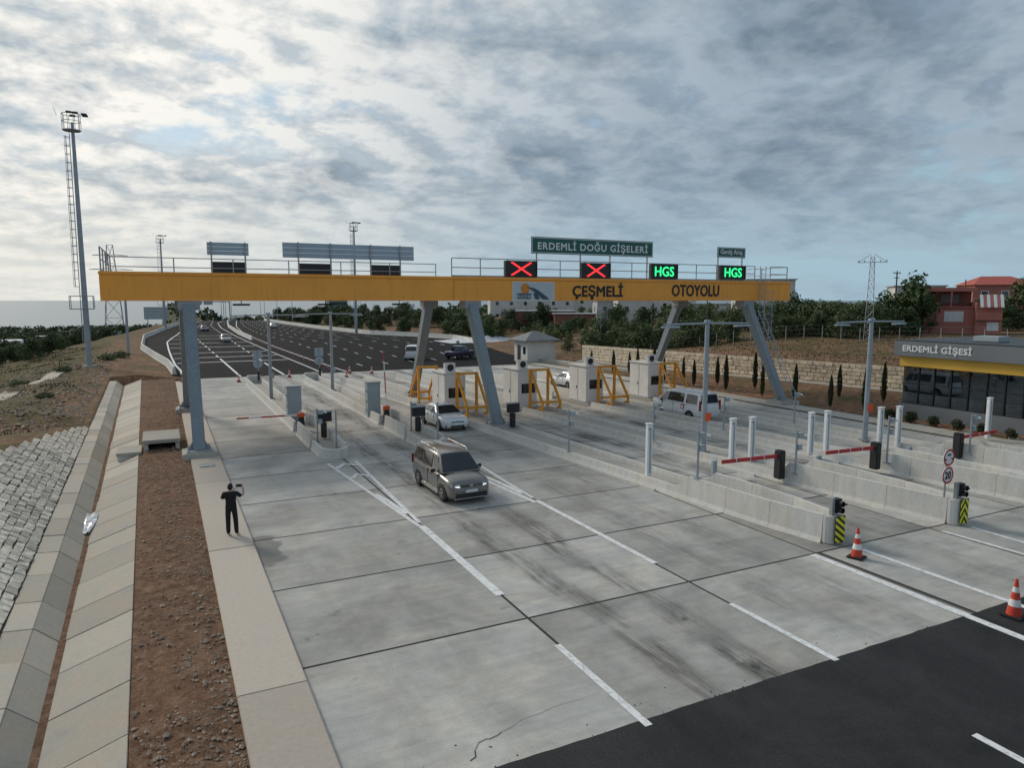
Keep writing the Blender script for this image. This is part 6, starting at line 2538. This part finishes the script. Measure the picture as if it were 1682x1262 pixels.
# ---- dry grass and scrub on the left land
vs, fs = [], []
for _ in range(22000):
    y = 50 + 95 * random.random()
    x = lip_x(y) - 2.2 - 22 * random.random() ** .8
    if nz(x, y, .16, 5) < -.02 and random.random() < .85:
        continue
    z = Z(x, y)
    h = random.uniform(.06, .2) * (1.3 if nz(x, y, .3, 9) > .2 else .8)
    a = random.uniform(0, 6.28)
    w = h * .35
    k = len(vs)
    dx, dy = w * math.cos(a), w * math.sin(a)
    lx_, ly_ = random.uniform(-.1, .1), random.uniform(-.1, .1)
    vs += [(x - dx, y - dy, z - .03), (x + dx, y + dy, z - .03), (x + lx_ + dx * .3, y + ly_, z + h), (x + lx_ - dx * .6, y + ly_, z + h * .8)]
    fs.append((k, k + 1, k + 2, k + 3))
for _ in range(12000):
    y = 30 + 60 * random.random()
    x = wall_x(y) + .8 + 30 * random.random()
    z = Z(x, y)
    h = random.uniform(.05, .16)
    a = random.uniform(0, 6.28)
    w = h * .4
    k = len(vs)
    dx, dy = w * math.cos(a), w * math.sin(a)
    vs += [(x - dx, y - dy, z - .03), (x + dx, y + dy, z - .03), (x + dx * .3 + random.uniform(-.1, .1), y, z + h), (x - dx * .6, y, z + h * .8)]
    fs.append((k, k + 1, k + 2, k + 3))
me = bpy.data.meshes.new('dry_grass')
me.from_pydata(vs, [], fs)
me.materials.append(MATS['dry_grass'])
o = bpy.data.objects.new('dry_grass', me)
C.objects.link(o)
tag(o, 'tufts of dry olive grass over the bare land', 'grass', kind='stuff')
m = MB()
for _ in range(3200):
    y = 52 + 55 * random.random() ** 1.3
    x = lip_x(y) - .5 - 10 * random.random()
    pebble(m, x, y, Z(x, y) + .02, random.choice((.05, .08, .12, .2)) * random.uniform(.6, 1.3))
tag(m.obj('rubble', 'gravel', fix=False), 'pale rubble scattered over the reddish dirt at left', 'rubble', kind='stuff')
bush = leaf_mesh('crown', 'leaf_olive', [(0, 0, .4, .5), (.5, .2, .35, .4), (-.4, .3, .3, .4), (.1, -.4, .3, .4)], 500, .09)
for i, (x, y, s, lab) in enumerate(((-8.6, 66, .8, 'scrub bush on the dirt below the concrete strip'), (-10.2, 94, 1.2, 'scrub bush at the end of the concrete strip'), (-5.2, 112, 1.5, 'scrub bush near the street lamp'),
                                     (-6.6, 108, 1.4, 'wide scrub bush right of the tall mast'), (-13, 84, 1.1, 'scrub bush left of the concrete strip'))):
    t = thing('scrub_bush', lab, 'bush', (x, y, Z(x, y)), i, 'scrub bushes on the left land')
    t.scale = (s, s, s * .8)
    share('crown', bush, t)

# concrete strip on the left land
st = thing('concrete_strip', 'pale concrete strip running diagonally over the dirt at left', 'strip', (-11, 85, 0))
for k in range(9):
    a, b = k / 9, (k + 1) / 9 - .004
    P = [Vector((lerp(-12.7, -10.6, t), lerp(66, 99, t), 0)) for t in (a, b)]
    z0, z1 = Z(P[0].x, P[0].y) + .12, Z(P[1].x, P[1].y) + .12
    t4 = [(P[0].x - .4, P[0].y, z0), (P[0].x + .9, P[0].y, z0), (P[1].x + .9, P[1].y, z1), (P[1].x - .4, P[1].y, z1)]
    MB().hexa([(q[0], q[1], q[2] - .5) for q in t4], t4).obj('panel', 'kerb_concrete', st)

# ================================================================ HOUSES
def house(x, y, w, d, h, mat, label, rz=0.0, roof='flat', roofmat='house_grey', storeys=2, cols=3, z=None, name='house'):
    z = Z(x, y) if z is None else z
    t = thing(name, label, 'house', (x, y, z), rz)
    MB().box(-w / 2, w / 2, -d / 2, d / 2, -1, h).obj('wall', mat, t, local=True)
    if roof == 'flat':
        MB().box(-w / 2 - .3, w / 2 + .3, -d / 2 - .3, d / 2 + .3, h + .003, h + .22).obj('roof', roofmat, t, local=True)
    else:
        m = MB()
        m.add([(-w / 2 - .4, -d / 2 - .4, h + .003), (w / 2 + .4, -d / 2 - .4, h + .003), (w / 2 + .4, d / 2 + .4, h + .003), (-w / 2 - .4, d / 2 + .4, h + .003), (-w / 4, 0, h + w * .17), (w / 4, 0, h + w * .17)],
              [(0, 1, 5, 4), (1, 2, 5), (2, 3, 4, 5), (3, 0, 4), (3, 2, 1, 0)])
        m.obj('roof', roofmat, t, local=True)
    for s in range(storeys):
        for c in range(cols):
            cx = lerp(-w / 2, w / 2, (c + .5) / cols)
            z0 = h * s / storeys + .95
            wn = MB().box(cx - .55, cx + .55, -d / 2 - .03, -d / 2 - .002, z0, z0 + 1.25).obj('window', 'sign_white', t, local=True)
            MB().box(cx - .45, cx + .45, -d / 2 - .045, -d / 2 - .031, z0 + .1, z0 + 1.15).obj('pane', 'dark_glass', wn, local=True)
    MB().box(-w / 2 - .03, -w / 2 - .002, -.5, .5, h * .5 + .9, h * .5 + 2.1 if storeys > 1 else h * .8).obj('window', 'dark_glass', t, local=True)
    return t


def azd(az, d):
    return d * math.sin(R(az)), d * math.cos(R(az))


# the red house (front faces the plaza)
hx, hy = azd(58.1, 110)
rh = thing('red_house', 'red two storey house with upper terrace and striped awning', 'house', (hx, hy, 4.1), R(-50))
rh.scale = (.78, .78, .82)
MB().box(-5.2, 3.0, -4, 4, -.5, 3.6).obj('lower_storey', 'house_red', rh, local=True)
MB().box(-3.2, 3.0, -.5, 4, 3.603, 6.1).obj('upper_storey', 'house_brick', rh, local=True)
MB().box(-5.5, 3.1, -4.3, -.52, 3.603, 3.75).obj('terrace_floor', 'house_red', rh, local=True)
MB().box(-4.0, 3.3, -3.2, 4.3, 6.103, 6.7).obj('roof_slab', 'house_red', rh, local=True)
for x in (-3.8, -.2, 2.9):
    MB().box(x - .12, x + .12, -3.1, -2.86, 3.753, 6.1).obj('terrace_pillar', 'house_red', rh, local=True)
w = MB().box(-1.2, 1.5, -4.04, -4.003, 1.4, 3.0).obj('window', 'sign_white', rh, local=True)
for k in range(3):
    MB().box(-1.1 + k * .87, -.33 + k * .87, -4.06, -4.041, 1.5, 2.9).obj('pane', 'greenhouse_film', w, local=True)
MB().box(-1.4, 1.2, -.56, -.503, 4.3, 5.7).obj('shutter', 'shutter_grey', rh, local=True)
MB().box(3.003, 6.6, -5.2, 3.5, -.5, 4.4).obj('wing', 'house_red', rh, local=True)
MB().box(3.1, 6.5, -5.9, -5.203, 1.7, 2.9).obj('balcony', 'house_red', rh, local=True)
MB().box(4.6, 6.2, -5.24, -5.203, .1, 1.4).obj('garage_door', 'sign_white', rh, local=True)
aw = thing('awning', None, None, (0, 0, 0))
aw.parent = rh
aw.location = (0, 0, 0)
for k in range(7):
    x0 = 3.4 + k * .46
    q = [(x0, -6.3, 3.7), (x0 + .44, -6.3, 3.7), (x0 + .44, -5.0, 5.6), (x0, -5.0, 5.6)]
    MB().hexa([(a, b, c - .05) for a, b, c in q], q).obj('stripe', 'sign_white' if k % 2 == 0 else 'house_red', aw, local=True)
MB().box(-6.4, -5.203, -4.2, -1, -.5, 1.4).obj('garden_wall', 'house_red', rh, local=True)

house(*azd(60.6, 140), 8.5, 8, 6.2, 'house_red', 'house with pale red hipped roof behind the red house', R(-40), 'hip', 'roof_red', z=4.2)
house(*azd(56.0, 150), 8, 8, 7.2, 'house_white', 'unfinished white block seen above the dark tree', R(-45), z=3.2)
house(*azd(45.8, 150), 9, 12, 9.2, 'house_white', 'plain white block directly right of the gantry beam end', R(-30), cols=1, z=2.6)
house(*azd(36.0, 160), 7.5, 8, 7.2, 'house_white', 'white two storey house under the beam lettering', R(-25), cols=2, z=.9)
house(*azd(34.2, 166), 6.5, 8, 6.8, 'house_grey', 'grey two storey house beside the white house', R(-25), cols=2, z=1.0)
house(*azd(28.7, 165), 15, 9, 4.4, 'house_brick', 'long dark red shed under the beam emblem', R(-20), storeys=1, cols=4, z=1.0)
house(*azd(27.9, 205), 24, 9, 7.0, 'house_white', 'long white block above the dark red shed', R(-20), cols=6, z=2.0)
house(*azd(31.4, 158), 9, 7, 3.9, 'house_brick', 'brick house with bare terrace pillars under the beam', R(-25), storeys=1, cols=2, z=1.0)
house(*azd(31.9, 210), 10, 9, 8.0, 'house_white', 'pale house behind the brick house with pillars', R(-25), cols=3, z=2)
house(*azd(38.4, 190), 16, 8, 7.4, 'house_white', 'long pale house with brown base under the second word', R(-30), cols=5, roofmat='roof_red', z=1.4)
house(*azd(42.2, 180), 12, 8, 5.2, 'house_white', 'low white house left of the right gantry leg', R(-30), storeys=1, cols=4, z=1.8)
for i, (x, y, w) in enumerate(((-38, 205, 14), (-30, 190, 9), (-24, 240, 16), (-14, 236, 7), (-9, 300, 10))):
    t = thing('greenhouse', ['long pale greenhouse among the trees at far left', 'pale greenhouse just left of the tall mast base', 'greenhouse strip in the groves behind the tall mast', 'small pale greenhouse right of the tall mast', 'pale greenhouse near the motorway bend'][i], 'greenhouse', (x, y, Z(x, y)), R(10))
    arch = [(-2.2, 0), (-2.1, 1.6), (-1.2, 2.6), (0, 2.9), (1.2, 2.6), (2.1, 1.6), (2.2, 0)]
    MB().prism([(a, b) for a, b in arch], 'x', -w / 2, w / 2).obj('film', 'greenhouse_film', t, local=True)
    MB().box(-w / 2 - .05, -w / 2 - .003, -.6, .6, 0, 2).obj('door', 'house_grey', t, local=True)
# distant towers on the motorway horizon
for (az, d, w, h, mat, lab) in ((12.5, 640, 16, 20, 'teal_clad', 'distant teal tower block on the horizon'), (4.8, 560, 14, 15, 'shutter_grey', 'distant dark building over the left carriageway')):
    x, y = azd(az, d)
    t = thing('tower_block', lab, 'building', (x, y, Z(x, y) - 1))
    MB().box(-w / 2, w / 2, -w / 2, w / 2, 0, h).obj('wall', mat, t, local=True)
    MB().box(-w / 4, w / 4, -w / 4, w / 4, h + .01, h + 3).obj('roof_house', mat, t, local=True)
    for s in range(5):
        MB().box(-w / 2 + .8, w / 2 - .8, -w / 2 - .06, -w / 2 - .01, h * s / 5 + 1.2, h * s / 5 + 2.6).obj('window', 'dark_glass', t, local=True)
# road sign backs near the motorway
t = thing('road_sign', 'grey back of a large road sign beside the left barrier', 'sign', (0.2, 232, -.6))
for k in range(4):
    MB().box(-4.5, 1.8, -.05, .05, 3.0 + k * .9, 3.88 + k * .9).obj('plank', 'cabinet_grey', t, local=True)
for x in (-3.6, .9):
    MB().tube((x, .1, -.5), (x, .1, 6.5), .12, n=6).obj('post', 'mast_steel', t, local=True)
t = thing('sign_gantry', 'distant sign gantry over the left carriageway', 'gantry', (13.0, 262, 0))
MB().tube((-6, 0, 0), (-6, 0, 7.6), .2, n=8).obj('post', 'mast_steel', t, local=True)
MB().tube((8.5, 0, 0), (8.5, 0, 7.6), .2, n=8).obj('post', 'mast_steel', t, local=True)
MB().box(-6, 8.5, -.15, .15, 7.3, 7.6).obj('beam', 'mast_steel', t, local=True)
MB().box(-2.8, -.2, -.25, -.16, 6.4, 7.7).obj('sign_panel', 'cabinet_grey', t, local=True)
MB().box(.3, 3.2, -.25, -.16, 6.4, 7.7).obj('sign_panel', 'cabinet_grey', t, local=True)

# ---- wire fence before the orchard
fe = thing('wire_fence', 'thin wire fence with pale posts before the orchard trees', 'fence', (70, 70, 2.5))
pm = MB().tube((0, 0, -.3), (0, 0, 1.6), .035, n=5).mesh('fence_post', 'house_grey')
prev = None
mw_ = MB()
for k in range(26):
    az = lerp(30, 61.5, k / 25)
    x, y = azd(az, lerp(96, 88, k / 25))
    z = Z(x, y)
    share('fence_post', pm, fe, Vector((x, y, z)) - fe.location)
    if prev:
        for h in (.6, 1.2, 1.7):
            mw_.tube((prev[0], prev[1], prev[2] + h), (x, y, z + h), .006, n=3)
    prev = (x, y, z)
mw_.obj('wires', 'galvanised_dull', fe)
# white scrap / film heap beside the motorway
t = thing('film_heap', 'heap of white film beside the motorway left of the hut', 'heap', (57, 128, .2))
m = MB()
rows = []
for j in range(14):
    rows.append([(48 + i * 1.2, 122 + j * .8, .0 + (.75 + .7 * nz(i, j, .7)) * math.sin(math.pi * i / 15) * math.sin(math.pi * (j + .3) / 13.6)) for i in range(16)])
m.loft(rows, cap=False, closed=False)
m.obj('film', 'plastic_sheet', t, smooth=True, fix=False)
MB().box(49.0, 49.5, 121.6, 122.1, -.1, .5).obj('weight', 'walk_concrete', t)
# manhole on the kerb walk
mh = MB().box(.95 + .35, 1.95, 35.7, 36.5, .13, .165)
tag(mh.obj('manhole_cover', 'galvanised_dull', bevel=.02, loc=(1.6, 36.1, .13)), 'small grey manhole cover on the kerb walk before the gantry leg', 'manhole')
